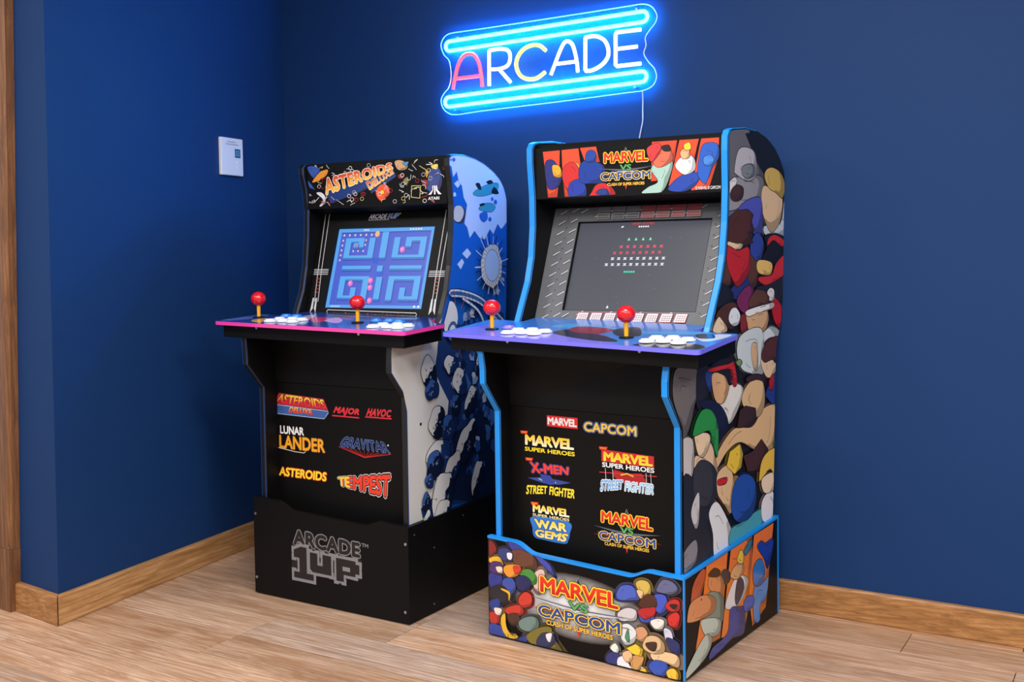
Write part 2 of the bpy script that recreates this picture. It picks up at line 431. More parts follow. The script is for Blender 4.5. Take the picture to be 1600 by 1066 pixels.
# door trim: tall board with a chamfered edge above a square plinth
tr = empty('trim_1', EP(-.3, 0)); tag(tr, 'dark stained wooden door trim at the left edge', kind='structure')
def tp(t, z, off):
    lean = .075*z/1.9
    p = EP(t+lean, z, off); q = EP(-.3, 0); return (p[0]-q[0], p[1]-q[1], z)
m = MB(); ch = .012
m.prism([(-.226, -.02), (-.226, .034-ch), (-.226-ch, .034), (-.5, .034), (-.5, -.02)], lambda t, o: tp(t, .2, o), lambda t, o: tp(t, ZC, o))
m.build('casing', TRIMW, tr)
MB().prism([(-.224, -.02), (-.224, .036), (-.5, .036), (-.5, -.02)], lambda t, o: tp(t, 0, o), lambda t, o: tp(t, .1995, o)).build('plinth', TRIMW, tr)
MB().tube([tp(-.228, .205, .034), tp(-.228, .205, .037)], .0022, 8).build('nail', STEEL, tr)

dr = MB()
dr.prism([(-.505, -.02), (-.505, .012), (-1.35, .012), (-1.35, -.02)], lambda t, o: EP(t, .006, o), lambda t, o: EP(t, 2.05, o))
for z0, z1 in ((.15, .85), (1.0, 1.9)):
    dr.prism([(-.62, .0121), (-.62, .02), (-1.24, .02), (-1.24, .0121)], lambda t, o: EP(t, z0, o), lambda t, o: EP(t, z1, o))
tag(dr.build('door_1', TRIMW), 'dark wooden door beyond the trim', kind='structure')

# ------------------------------------------------------------------ thermostat
TW = mat('thermostat_white', (228, 228, 236), .4); TG = mat('thermostat_grey', (150, 152, 165), .5)
th = empty('thermostat', (0, -.362, 1.479)); tag(th, 'small white wall thermostat with a tiny square display, on the left wall', 'thermostat')
MB().box(.0005, .010, -.060, .060, -.066, .066).build('back_plate', TW, th, bevel=.002)
bd = MB().box(.010, .024, -.063, .063, -.069, .069).build('cover', TW, th, bevel=.003)
tf = lambda a, b, h: (.0242+h, a, b)
P = Print(); P.rect(.014, -.002, .046, .030, (40, 70, 110)); P.rect(.018, .002, .042, .026, (70, 130, 165)); P.stroke([(.022, .006), (.038, .006), (.038, .022), (.022, .022)], .0018, (130, 190, 205), True)
P.build('display', tf, INKG, th, label='small teal display')
for zz, sg in ((-.018, 1), (-.036, -1)):
    MB().lathe([(.0075, 0), (.0075, .0012), (.006, .002)], n=16).build('button', TW, th)
for k, pts in ((1, [(.024, -.022), (.031, -.015), (.038, -.022)]), (1, [(.024, -.036), (.031, -.043), (.038, -.036)]), (0, [(-.03, .054), (.02, .054)]), (0, [(-.038, .045), (.034, .045)])):
    P = Print(); P.stroke(pts, .0015 if k else .003, (150, 150, 168)); P.build('marking', tf, INK, th)
for o in [c for c in th.children if c.name.startswith('button')]:
    o.rotation_euler = (0, R(90), 0)
bs = [c for c in th.children if c.name.startswith('button')]
bs[0].location = (.0235, .031, -.0185); bs[1].location = (.0235, .031, -.0395)

# ------------------------------------------------------------------ neon sign
def tube_mat(name, col, strength):
    m = mat(name, (12, 12, 12), .3); b = m.node_tree.nodes['Principled BSDF']
    b.inputs['Emission Color'].default_value = col+(1,); b.inputs['Emission Strength'].default_value = strength; return m
N_BLUE = tube_mat('neon_ice_blue', (.0068, .38, 1), 105); N_WHITE = tube_mat('neon_white', (.55, .68, 1), 6)
N_RED = tube_mat('neon_red', (1, .022, .035), 10); N_YEL = tube_mat('neon_yellow', (1, .78, .05), 7); N_VIO = tube_mat('neon_blue_white', (.45, .5, 1), 6)
ACR = bpy.data.materials.new('clear_acrylic'); ACR.use_nodes = True; nt = ACR.node_tree; nt.nodes.clear()
ou = nt.nodes.new('ShaderNodeOutputMaterial'); mxs = nt.nodes.new('ShaderNodeMixShader'); tr_ = nt.nodes.new('ShaderNodeBsdfTransparent'); gl = nt.nodes.new('ShaderNodeBsdfDiffuse')
gl.inputs['Color'].default_value = (.02, .16, .9, 1); tr_.inputs[0].default_value = (.96, .98, 1, 1); mxs.inputs[0].default_value = .07
nt.links.new(tr_.outputs[0], mxs.inputs[1]); nt.links.new(gl.outputs[0], mxs.inputs[2]); nt.links.new(mxs.outputs[0], ou.inputs[0])
ACRE = mat('acrylic_edge', (225, 240, 250), .35)
sg = empty('neon_sign', WP(1.2, 1.76)); tag(sg, 'glowing neon sign reading ARCADE between double ice-blue bars, on the back wall', 'neon sign')
so = Vector(WP(1.2, 1.76))
def SP(t, z, off): return tuple(Vector(WP(t, z, off))-so)
plate = q4("7840,18560 7910,18800 8130,18960 8500,18990 9500,18985 11500,18995 13500,19010 15200,19025 15750,19025 16060,18900 16230,18620 16190,18400 16000,18190 15830,17960 15850,17700 15770,17450 15920,17180 16140,16920 16205,16640 16070,16390 15740,16265 15200,16245 13500,16195 11500,16150 9500,16110 8450,16070 8060,16180 7850,16410 7810,16680 7960,16900 8140,17060 8250,17400 8240,17750 8160,18050 7960,18250")
pp = crom(plate, True, 5)
MB().prism(pp, lambda t, z: SP(t, z, .016), lambda t, z: SP(t, z, .020)).build('backing_plate', ACR, sg, label='clear acrylic backing plate')
MB().tube([SP(t, z, .018) for t, z in pp], .0017, 6, True).build('plate_edge', ACRE, sg, smooth=True)
def arc_pts(c, r, a0, a1, n=8): return [(c[0]+r*math.cos(R(a0+(a1-a0)*i/n)), c[1]+r*math.sin(R(a0+(a1-a0)*i/n))) for i in range(n+1)]
def bar(x0, x1, z0, z1, dz):
    r_ = .0170
    a = arc_pts((x0+r_, z0), r_, 90, 270); b = arc_pts((x1-r_, z1), r_, -90, 90)
    return a+b
for x0, x1, z0, z1 in ((.8106, 1.5942, 1.851, 1.8602), (.8035, 1.5902, 1.6535, 1.6697)):
    MB().tube([SP(t, z, .027) for t, z in bar(x0, x1, z0, z1, 0)], .0062, 10, True).build('bar_tube', N_BLUE, sg, smooth=True)
def letter(name, m, *paths, label=None):
    mb = MB()
    for p in paths: mb.tube([SP(t, z, .027) for t, z in p], .0060, 10)
    return mb.build(name, m, sg, smooth=True, label=label)
A1 = crom(q4("8387,16969 8500,17420 8640,17830 8842,18093 9088,18157 9330,18080 9500,17800 9590,17400 9642,16954"), False)
letter('letter_tube', N_RED, A1, [(.853, 1.7330), (.9590, 1.7330)], label='red letter A tube')
letter('letter_tube', N_WHITE, [(.9924, 1.6952), (.9940, 1.8165)]+crom(q4("9945,18173 10407,18180 10720,18080 10795,17840 10700,17590 10400,17498 10040,17509"), False), [(1.0330, 1.7500), (1.0797, 1.6994)], label='white letter R tube')
letter('letter_tube', N_YEL, crom(q4("12209,17923 11960,18120 11640,18160 11300,18040 11080,17780 11045,17480 11200,17180 11500,17030 11850,17030 12171,17202"), False), label='yellow letter C tube')
letter('letter_tube', N_VIO, crom(q4("12393,17083 12550,17420 12720,17780 12903,18085 13068,18137 13229,18000 13330,17700 13390,17400 13420,17078"), False), [(1.260, 1.7430), (1.3370, 1.7430)], label='blue-white letter A tube')
letter('letter_tube', N_WHITE, [(1.3703, 1.7095), (1.3716, 1.8181)]+crom(q4("13716,18185 14088,18184 14400,18020 14545,17740 14530,17460 14320,17230 13970,17085 13703,17085"), False), label='white letter D tube')
letter('letter_tube', N_WHITE, [(1.5714, 1.8205), (1.4855, 1.8214), (1.4821, 1.8180), (1.4810, 1.7160), (1.4850, 1.7123), (1.5704, 1.7123)], [(1.4841, 1.7678), (1.5583, 1.7678)], label='white letter E tube')
for t, z in ((.859, 1.8795), (1.5543, 1.8893), (.8454, 1.6232), (1.547, 1.6396)):
    MB().tube([SP(t, z, .0002), SP(t, z, .023)], .0035, 12).build('standoff', STEEL, sg)
# the cord drops behind the right-hand cabinet
cp = crom([(1.5712, 1.6265, .018), (1.5690, 1.598, .010), (1.5665, 1.565, .006), (1.5660, 1.53, .006), (1.557, 1.49, .006), (1.552, 1.46, .006), (1.548, 1.38, .006), (1.55, 1.2, .006), (1.55, .35, .006)], False)
MB().tube([SP(*p) for p in cp], .0021, 8).build('power_cord', mat('cord_white', (205, 210, 225), .5), sg, smooth=True, label='thin white power cord')

# ------------------------------------------------------------------ printed shapes (tenths of a millimetre on each panel)
ART={
'R_side':"""105 105 112|n|2249 14361 2800 14439 3860 14502 5026 13318 4772 11572 2174 11549
22 22 25|n|3626 14327 4494 14462 5835 14150 6849 13349 6981 12543 5029 13254 4525 13545
150 150 160||4377 13220 4952 13121 4971 12672 4576 12338 3628 12311 2878 12167 2510 12218 2558 12884 3067 13091
190 190 200||2910 13296 3187 13862 3873 13955 4354 13788 4409 13222 3911 13008 3064 13152
125 135 140||3433 13387 3891 13507 4287 13468 4298 13216 3829 13098 3441 13171
228 228 232||2416 12817 2918 13083 3072 12938 2685 12617
70 45 35||2711 12709 3075 12877 3532 12804 3466 12523 3018 12415 2689 12496
200 215 230||5094 11769 6293 11852 6614 12598 6858 12065 6669 11487 5274 11478
228 198 158||4960 12929 5723 12831 6432 12659 6290 11919 5609 11579 5085 11964 4818 12409
213 182 92||5188 13424 5693 13498 6310 13354 6631 13002 6434 12625 5899 12772 5380 12882 5031 13190
78 86 188||3323 12302 4087 12544 4812 12537 4928 11767 4614 11442 3964 11691 3257 12053
50 70 160||4064 11186 4527 11570 5031 11315 4887 10797 4323 10675
80 42 26|n|2457 11673 2591 11978 3101 12173 3864 12223 4265 12075 4146 11883 4364 11632 4003 11502 4298 11281 3673 11187 2911 11280 2475 11189
236 210 170||2543 11310 2911 11280 3516 11249 3369 11094 2622 11128
40 50 120||2956 10080 3939 10365 4200 9785 4060 9344 3120 9702 2527 9727
90 55 35||2233 10707 2492 10703 2803 10207 2514 10094 2023 10200
90 55 35||3995 10933 4650 10606 4511 10030 4110 10043 3939 10365
190 35 35||2446 11189 3219 11064 3908 11155 4079 10806 4016 10427 3258 10039 2799 10330 2492 10703
28 28 32||1967 10171 2662 10028 2968 9770 2532 9605 1749 9581
25 20 25||5107 11477 5956 11549 6764 11385 6791 10842 5998 10650 4970 10796 5290 11119
202 42 42||5445 11433 5958 11515 6713 11318 6505 11149 5792 11349 5321 11184
205 45 45||5998 10650 6733 10911 6654 10301 5681 9993 4834 10117 4745 10281 5666 10324
235 195 110||4643 10767 5650 10689 5580 10326 4658 10413
120 40 90||3195 9699 3874 10050 4355 9907 4062 9280 3436 9376
35 35 42||4514 9966 5678 10059 6657 10233 6618 9555 6234 9369 5355 9674
190 30 40||5697 9660 6502 9356 6741 8671 5908 8983
225 225 228||5349 9806 5598 9942 5895 9852 5873 9586 5564 9546
80 45 25||1801 9279 2104 9503 2677 9629 3203 9512 3046 8902 2408 9001 2116 9140
240 215 180||1670 9017 1970 9269 2185 9196 2588 8930 2499 8817 1766 8865
226 236 246||2633 9232 2802 9439 3129 9466 3410 9252 3328 9006 3021 8951 2727 9055
130 40 40||3412 9189 3828 9229 4027 8779 3609 8744
214 224 234||3609 8683 4452 8565 5093 8584 5832 8793 6845 8466 5748 8283 5135 7902 3705 8027
215 175 130||3832 9134 3986 9221 4707 9247 5372 9278 5479 8814 5093 8584 4468 8532 4108 8773
95 60 35|n|3969 9635 4515 9933 5093 9881 5525 9667 5451 9406 4862 9466 4057 9408
240 240 240||3870 9354 5363 9476 5843 9488 5798 9323 4708 9234 3956 9171
80 35 30||5135 7902 5539 8362 6182 8446 6970 8292 7036 7572
205 220 226||3555 8618 5027 8777 5680 7802 5333 7360 4663 7494 3859 7768
215 180 140||4570 8357 5036 8258 5081 7587 4747 7685
120 150 100||3541 7927 3773 8003 3983 7887 3780 7789
35 60 140||5762 6908 6897 7483 6817 6229 5848 6624
230 200 165||5301 7835 6026 7908 6387 7670 6787 7634 6206 7272 5678 7326
85 45 35||5328 8001 5752 8368 6420 8455 6927 8250 6897 7589 6208 7769 5593 7741
170 30 40||5939 7162 6295 7333 6293 6918 6026 6878
115 110 108||-199 8063 413 8063 1079 7939 1078 7369 872 6974 667 6583 270 6226 21 6789 -323 7412
36 34 40||1079 7939 1768 7965 1696 7177 1073 6949
45 70 150||1535 7743 1838 7958 2026 7632 1838 7283
230 230 226||2190 6809 3082 7333 4013 7168 3692 6620 3072 6252 2774 6546
225 180 130||1985 7760 2785 7649 3082 7333 2777 6925 2336 6915 2050 7197
30 20 20||1838 7958 2481 8085 3306 8044 3512 7480 3082 7333 2784 7617 2200 7800
200 40 35||1797 7919 3081 7937 3386 7954 3604 7341 3310 7296 3162 7770 1943 7801
25 28 60||1143 7091 1906 7060 2627 6754 2996 6263 2619 5936 2178 5753 2040 6270 1621 6758
225 187 137||5499 6394 6744 6273 6702 5050 5149 5156 3841 5625 2914 5511 2099 5080 2322 5605 3376 6082 4652 5968
225 190 140||4012 7037 4662 7329 5333 7259 5588 6859 5499 6394 4987 6190 4008 6646
60 35 25||4255 7417 4829 7478 5505 7357 5625 7161 4994 7294 4335 7284
60 35 25|n|3770 6546 4168 6626 4905 6468 4953 6127 4488 5991 3578 6066
70 40 30|n|3997 5208 4647 5236 5321 5502 5840 5115 5401 4571 4315 4693
230 200 165||1469 5618 1823 5931 2174 5379 2170 4943 919 5346 923 5707
240 215 180||930 6277 1685 6198 1823 5931 1469 5618 1126 5674 927 6007
45 150 70||770 6300 1002 6657 1414 6876 1974 6743 2328 6230 2262 5458 1965 5910 1756 6249 930 6235
200 195 195||115 6190 728 6187 855 5598 649 5154 127 5189
36 36 41||127 5130 782 5130 1316 4423 1945 4113 1798 3708 2108 3265 2146 2691 887 2753 93 2654
55 55 60||783 5250 1192 5542 1817 5377 2243 4992 2164 4381 1592 4246 908 4504
200 200 205||774 4531 1114 4706 1105 3979 899 3781 637 4198
132 132 142||37 3231 896 3509 916 2928 30 2753
225 230 235||1703 4038 2235 4242 3045 3440 3225 3013 3036 2476 2074 2709 1938 3429
150 110 60||3057 4721 3753 4595 3385 3691 2989 3965
225 190 145||2243 4992 2835 5142 3211 4886 3361 4408 3124 3745 2749 4013 2527 4184 2238 4492
235 200 60|n|2834 5111 3064 5487 3762 5604 3965 5279 3835 4908 3364 4795 3060 4976
200 35 40||2270 4831 2861 4800 2785 4642 2312 4679
72 162 178||3120 3295 3822 3338 5308 3430 5236 2900 3116 2844
35 80 170||3127 4033 3362 4537 3992 4697 4724 4421 4903 3849 4551 3383 3664 3372 3231 3658
235 235 240||5309 3634 6009 3843 6584 3382 6183 2938 5392 3037
244 220 190||5314 4315 6190 4366 6587 4085 6187 3809 5483 3874
235 195 70||5109 4284 5317 4858 6016 5088 6738 4918 6660 4002 6013 4466 5486 4386
60 110 60||6195 5268 6666 5337 6702 5050 6284 5080""",
'R_riserS':"""235 120 35|n|1321 2844 2691 2883 2428 1588 2160 535 630 646 1006 1615
235 122 36|n|2877 2868 4373 2831 4337 1214 3739 207 2235 511 2536 1555
236 120 34|n|4493 2823 5970 2806 5367 484 4354 192 4099 1186
40 45 60||2199 2319 2415 2420 2794 2237 2825 1990 2518 1949 2251 2139
185 80 50||394 2048 526 2560 1020 2820 1299 2687 1114 2279 713 1920
215 140 90||1416 2231 1522 2525 1989 2477 2411 2067 2300 1722 1774 1932
45 30 25||1420 2533 1781 2643 2179 2443 2040 2320
120 140 130||1363 2014 1879 1946 2385 1601 2293 967 1766 1182 1155 1427
215 140 90||161 1710 376 2100 1162 2078 1856 1765 1769 1416 856 1469 274 1589
190 205 195||1034 1419 2134 1088 2077 704 1452 790 1070 1080
185 200 190||-76 108 454 545 1250 927 1636 682 1345 332 546 140
225 225 230||2491 1379 2957 1856 3408 1963 4043 1684 3865 1350 3401 1103 2730 1173
40 50 80||3294 1853 3636 1801 3749 1480 3288 1137 3120 1378
215 165 115||2826 2085 3072 2298 3640 2279 3753 1959 3294 1876
235 200 60||3276 2407 3528 2655 3780 2431 3663 2225
40 60 150||2818 1160 3401 1055 3768 897 3739 207 2943 286 2286 200 1466 151 1654 417 2614 533
60 120 140||3758 2581 4111 2748 4348 2756 4287 2532 3873 2405
30 60 170||4708 2418 5016 2520 5328 2375 5864 2367 5862 2015 5475 1579 5200 1946
70 140 215||4458 1277 5196 1265 5537 1318 5343 735 4881 670 4878 232 4451 357
50 120 200||4377 1783 4645 2024 5050 1962 5285 1533 5071 1251 4519 1332
40 90 190||3723 1055 3981 1172 4420 1069 4418 803 3860 750""",
'R_riserF':"""130 35 35||68 2768 252 2715 328 2514 140 2350 60 2336
50 60 150||728 2929 1290 2797 1550 2602 1186 2650 878 2649
60 75 170||1592 2704 2135 2488 2303 2182 1985 2345
102 62 46||852 2609 1187 2714 1591 2619 1738 2434 1685 2245 1383 2230 975 2268
225 190 180||1633 2115 1885 2292 1992 2142 1836 1644 1617 1707
70 140 60||1178 2114 1484 2215 1707 2045 1679 1817 1376 1758 1175 1933
45 60 120||424 2596 697 2675 912 2535 857 2319 560 2290 395 2440
232 232 236||695 2538 877 2550 848 2369 718 2370
230 180 50||86 2289 405 2377 569 2171 399 2045 72 2157
235 150 50||546 2038 715 2198 1129 2254 1187 2073 969 1894 709 1845
210 60 40||922 2194 1164 2218 1161 2059 970 1980
45 55 140||66 1819 450 1942 507 1600 281 1363 60 1494
75 45 110||70 2014 190 2196 507 2202 555 1953 395 1829 105 1891
240 215 190||294 2055 505 2095 533 1923 370 1910
60 80 165||551 1737 865 1840 1000 1565 752 1294 536 1468
30 40 90||1010 1868 1278 1992 1519 1880 1486 1673 1219 1514 1016 1646
35 30 40||150 1446 496 1563 815 1358 760 1123 328 1039 93 1210
230 180 50||494 1477 780 1416 776 1178 724 1177 711 1346 483 1423
40 60 140||62 996 383 1145 442 897 164 748
185 45 40||67 694 386 713 381 444 94 387
235 220 210||219 854 494 864 438 672 269 682
200 55 40||631 913 1111 1115 1271 924 1002 741 681 763
205 58 42||1104 1320 1321 1529 1533 1456 1529 1190 1263 1051 1101 1147
45 65 150||78 371 475 342 628 113 1043 103 1363 307 1309 59 731 26 71 22
230 180 50||469 635 613 758 644 419 796 191 1055 200 950 84 617 102 465 374
75 45 35||691 730 1055 846 1112 591 843 493
110 135 130||1093 630 1412 832 1715 851 1771 597 1456 403 1151 427
120 110 45||1342 251 1710 550 2159 686 2264 410 2552 37 1952 -7 1552 37
40 50 90||1695 196 1909 463 2255 493 2311 240 2002 4 1743 34
232 232 236||2008 441 2216 506 2163 252 2055 272
70 95 190||4287 2092 4433 2327 4702 2404 4877 2308 4994 2076 4609 1952 4331 1935
205 175 85||4870 2472 5011 2614 5229 2610 5323 2444 5278 2220 5052 2213
225 185 140||4904 2314 5096 2313 5060 2090 4955 2151
95 100 140||5478 2428 5660 2755 5955 2752 6101 2571 5911 2398 5657 2384
60 85 190||5434 2295 5741 2329 5790 2002 5567 1788 5389 1996
75 40 30||4998 2035 5226 2267 5442 2222 5492 1977 5266 1845 4997 1869
180 35 40||4952 1777 5223 1886 5448 1935 5403 1669 5134 1526 4950 1610
205 200 205||4327 1558 4607 1752 4881 1728 4879 1470 4603 1368 4370 1359
190 40 40||5731 2071 5952 2280 6149 2254 6126 1995 5866 1936
200 45 45||5814 1760 6034 1941 6146 1843 6082 1533 5863 1524
30 25 30||5858 2107 6086 2158 5993 2006
50 80 180||4951 1652 5134 1526 5403 1677 5359 1522 5046 1453
205 150 110||4859 1216 5088 1317 5226 1141 5085 893 4857 966
230 225 220||5298 1521 5523 1650 5703 1620 5658 1395 5435 1345
220 225 230||4414 1201 4647 1311 4876 1145 4829 835 4552 689 4411 908
70 140 100||4545 896 4646 1177 4678 801
205 205 225||5693 1411 5904 1377 5953 1050 5767 1049
35 45 100||5767 1173 6121 1098 6119 747 5859 863
230 195 150||5322 665 5731 768 6102 723 6100 413 5728 461 5377 461
215 180 135||5076 849 5217 1085 5477 1143 5698 1000 5696 743 5387 630 5118 692
60 40 30||5163 877 5475 969 5439 725 5258 724
225 235 225||4090 502 4237 677 4362 529 4280 393
40 50 120||3950 176 4098 394 4379 365 4330 11 4049 30
225 230 240||4315 259 4550 371 4726 110 5079 192 5173 -2 4813 -45 4357 -25
200 150 90||4719 401 5090 486 4999 124 4769 28
225 185 140||4474 462 4685 560 4781 365 4637 207 4495 300
235 200 60|n|4588 613 4864 797 5092 695 5046 468 4773 489
90 170 190||5033 -27 5468 -7 5746 -3 5467 -194
235 190 60||4937 26 5123 169 5217 8 5033 -77
40 80 180||5245 265 5429 469 5737 471 5821 284 5640 26 5383 89
235 190 60||5761 220 5940 362 6095 267 6072 47 5853 36""",
'R_marquee':"""240 75 40|n|623 14092 1164 14105 1136 13394 1051 12668 753 12679 688 13417
240 78 40|n|1219 14107 1745 14126 1839 13359 1892 12712 1286 12700 1230 13389
240 76 40|n|1788 14133 2283 14148 2393 13687 1963 13635
240 74 42|n|3926 14186 4648 14211 4576 13662 4353 13083 3898 13055
240 76 40|n|4707 14212 5247 14224 5140 13678 4998 13052 4403 12908 4601 13710
241 75 40|n|5310 14225 5796 14239 5789 13640 5535 12775 5039 12748 5189 13578
40 45 120||686 13732 924 13833 1124 13603 1230 13389 1082 13021 762 13009
235 170 50||920 13666 1152 13628 1201 13328 967 13340
235 170 50||1638 13704 1799 13567 1763 13130 1632 13369
205 45 40||1239 13534 1530 13747 1755 13517 1853 12946 1562 12689 1283 13064
40 60 160||1461 13118 1847 13204 1957 12725 1452 12704
30 60 150||1773 13609 2020 13785 2286 13693 2534 13527 2502 13111 2169 13075 1780 13145
35 70 160||1957 13892 2051 14040 2212 14030 2290 13897 2233 13707 1991 13710
205 40 40||2138 12831 2276 13030 2544 13068 2781 12905 2805 12676 2109 12688
40 60 140||2272 12774 2382 12897 2595 12888 2646 12707
165 200 185||3899 13403 4202 13684 4512 13617 4463 13226 4202 12734 3641 12727 3821 12899 4101 13046
225 110 80||3925 13750 4202 13980 4461 13915 4512 13607 4101 13432
215 60 60||3799 14006 4102 14135 4202 13931 3950 13599 3824 13756
40 30 30||4202 14020 4411 14051 4466 13890 4277 13887
40 70 165||4393 12810 4751 13172 5250 13235 5204 12935 4852 12731
225 225 230||4591 13455 4798 13708 5101 13680 5152 13327 4849 13197
222 175 125||4738 13839 4943 13943 5004 13676 4798 13640
235 200 60||4835 14028 4991 14086 5031 13903 4870 13879
40 90 185||5345 13971 5522 14051 5770 13977 5799 13630 5625 13351 5437 12925 5231 13177 5252 13613
70 130 210||5382 13640 5550 13702 5671 13575 5577 13411 5408 13444""",
'L_marquee':"""60 90 170||388 14112 729 14132 940 13968 714 13694 525 13837
235 150 50||591 13624 915 13913 1262 13990 1159 13760 711 13591
60 90 170||397 13652 539 13530 703 13332 462 13419
225 225 228||747 13216 989 13225 1160 13009 984 12769 869 12784 1029 12976
40 60 120|n|1157 13218 3958 13905 3996 13612 2588 13178 1360 12831
38 58 118|n|3002 13272 3999 13757 4049 13620 3044 13104
255 90 40||3226 13152 3366 13348 3591 13393 3789 13238 3762 13057 3626 12952 3444 12849 3289 12965
245 200 60||3397 13138 3453 13216 3551 13183 3558 13094 3458 13062
50 75 140||5333 13779 5680 13804 5809 13436 5678 13104 5372 13056 5196 13243 5286 13532
235 200 60||5399 13911 5648 13940 5596 13794 5448 13802
230 160 50||5184 13787 5306 13709 5218 13517
150 40 40||5037 13418 5209 13464 5291 13317 5162 13215
200 160 110||3997 14096 4227 14144 4495 14003 4448 13836 4133 13834
80 140 190||4304 14050 4540 14073 4450 13940
130 130 70||4323 13469 4478 13589 4541 13459 4451 13301
150 30 40||4129 13660 4283 13689 4325 13560 4171 13549""",
'L_side':"""186 200 240|n0|2470 14206 3229 14272 4240 14135 5191 13764 5736 13383 5953 12919 5940 12147 5543 11904 5325 12077 5046 11723 4833 11895 4528 11546 4192 11601 3907 11826 3627 11587 3482 11933 3324 12043 3496 12662 3300 12878 3208 13252 3033 13365 2922 13689 2724 13503 2635 13825 2397 13875
40 90 185|0|2668 14046 2766 14118 2862 14059 2763 13981
40 90 185|0|2562 14033 2611 14074 2658 14040 2609 13998
186 200 240|n0|2666 12991 2831 13036 2887 12917 2731 12884
186 200 240|n0|2769 13297 2966 13416 3110 13286 2961 13168
60 150 180||3838 13039 4223 13226 4968 13416 5382 13425 5346 13236 5070 13090 4427 12966 4011 12961
20 30 45||4647 13446 4916 13517 5055 13438 4806 13385
20 30 45||3997 13345 4226 13379 4327 13202 4201 13179
20 30 45||5128 13296 5399 13133 5288 13070 4962 13103
60 150 180||4158 12558 4528 12724 4956 12749 5192 12629 4951 12465 4418 12480
20 30 45||4213 12685 4476 12739 4528 12695 4316 12643
40 100 195|0|4238 12389 4629 12468 4700 12239 4464 12108 4235 12218
40 100 195|0|4904 12881 4981 12971 5088 12888 5000 12826
40 100 195|0|5086 12783 5197 12892 5305 12790 5194 12717
40 100 195|0|4731 12211 4840 12300 4946 12216 4837 12138
60 60 75||2672 12333 2822 12574 3097 12610 3342 12489 3369 12295 3185 12085 2890 12079 2717 12186
190 185 190|0|2672 12333 2822 12574 3097 12610 3273 12499 3269 12320 3087 12122 2871 12101 2717 12197
186 200 240|n0|3165 11083 3469 11260 3688 11090 3442 10912
186 200 240|n0|2883 10752 3162 10926 3279 10802 3076 10582
186 200 240|n0|5240 10388 5704 10235 5702 10116 5370 10244
200 215 240|n0|4925 9859 5100 9899 5178 9997 5264 9894 5451 9840 5317 9756 5360 9666 5173 9721 5009 9680 5054 9784
205 204 202|n0|-629 8440 1802 9197 2042 8705 1846 8006 1699 7481 1973 7033 2427 6433 2303 5779 2572 5188 2011 4730 2474 4344 2315 3637 1351 3168 741 2708 -21 2882
28 55 112|n0|1922 8832 5409 8803 5348 2711 3253 3045 2280 3153 947 3017 857 3332 1361 3525 2315 3637 2474 4344 2009 4670 2572 5188 2303 5779 2427 6433 1973 7033 1699 7481 1846 8006
16 32 66|n0|2556 5375 3322 5510 4243 6015 5445 6385 5351 2843 3476 3030 2497 3293 2474 4344 2647 4807""",
'L_deck':"""95 120 200|0|-508 -736 -1106 1417 -494 1883 134 177
200 190 230|0|1258 1044 1371 1653 2147 588 2150 148
215 60 130|0|1922 823 2247 1260 3010 549 2872 -18
230 170 215|0|2809 476 2652 1314 3390 688 3667 64
40 35 60|0|1940 1759 2273 2212 2852 1848 2760 1261
150 60 130|0|2701 1331 3324 2110 3730 1702 3814 757
220 180 80|0|368 -193 494 307 1185 -598 836 -639
25 45 130|0|3937 248 3235 2219 5657 2260 6938 1030 7094 -976 5479 -546
70 140 215|0|4530 1764 5108 2197 5462 1880 4990 1403""",
'R_deck':"""125 115 228|0|-621 -1011 -218 486 772 -289 2352 -93 4930 -949 2001 -1084
70 160 230|0|1725 859 2220 1534 4388 1055 5956 1410 6291 1060 4609 654 2663 823
30 30 60|0|2405 -75 2429 581 3675 189 4684 -521 3930 -634
140 25 60|0|2482 599 2489 1102 3217 1167 3783 858 3690 163 4169 -15 3526 233 2965 237
20 25 50|0|3715 933 4130 1526 4839 362 4284 176
20 20 30|0|5345 -635 6051 -135 6982 -339 7001 -868 5476 -924
200 215 240|0|6272 753 6721 1203 7062 1167 6976 410 6711 177
30 35 60|0|6147 1012 6506 1192 6815 643 6441 516""",
}

# ------------------------------------------------------------------ arcade cabinets
# u: across the front, v: depth from the riser's front face, z: height
CAB = {
 'R': dict(x=1.2574, y=-.8213, a=-.2106, W=.6246, D=.634, e=.016, th=.02, mv=.265, ku=.045, kv=.125, bez=((.225, .87), (.375, 1.25)), low=.075, H=(.291, .271, .300), deck=(.858, .10, .018, .70, -.07, -.066, .155)),
 'L': dict(x=.3775, y=-.7519, a=-.14, W=.6339, D=.590, e=.016, th=.02, mv=.268, ku=.012, kv=.04, bez=((.235, .88), (.350, 1.25)), low=.085, H=(.322, .296, .305), deck=(.878, .05, .014, .68, -.05, -.063, .125)),
}
PROF = {
 'R': [(.019, .015), (.019, .655), (-.049, .742), (-.049, .84), (.155, .87), (.160, .90), (.180, .94), (.222, 1.022), (.245, 1.095), (.257, 1.186), (.259, 1.277), (.252, 1.38), (.253, 1.418), (.264, 1.434), (.285, 1.440),
       (.37, 1.449), (.45, 1.448), (.52, 1.434), (.58, 1.409), (.625, 1.378), (.658, 1.338), (.672, 1.285), (.672, 1.20), (.655, .85), (.618, .3), (.612, .015)],
 'L': [(.025, .015), (.025, .68), (-.046, .762), (-.046, .85), (.185, .88), (.205, .92), (.236, .99), (.255, 1.071), (.267, 1.17), (.272, 1.264), (.264, 1.335), (.250, 1.385), (.250, 1.408), (.262, 1.418), (.287, 1.422),
       (.34, 1.423), (.40, 1.417), (.455, 1.404), (.510, 1.382), (.550, 1.358), (.578, 1.328), (.592, 1.290), (.592, 1.173), (.584, .935), (.572, .3), (.572, .015)],
}
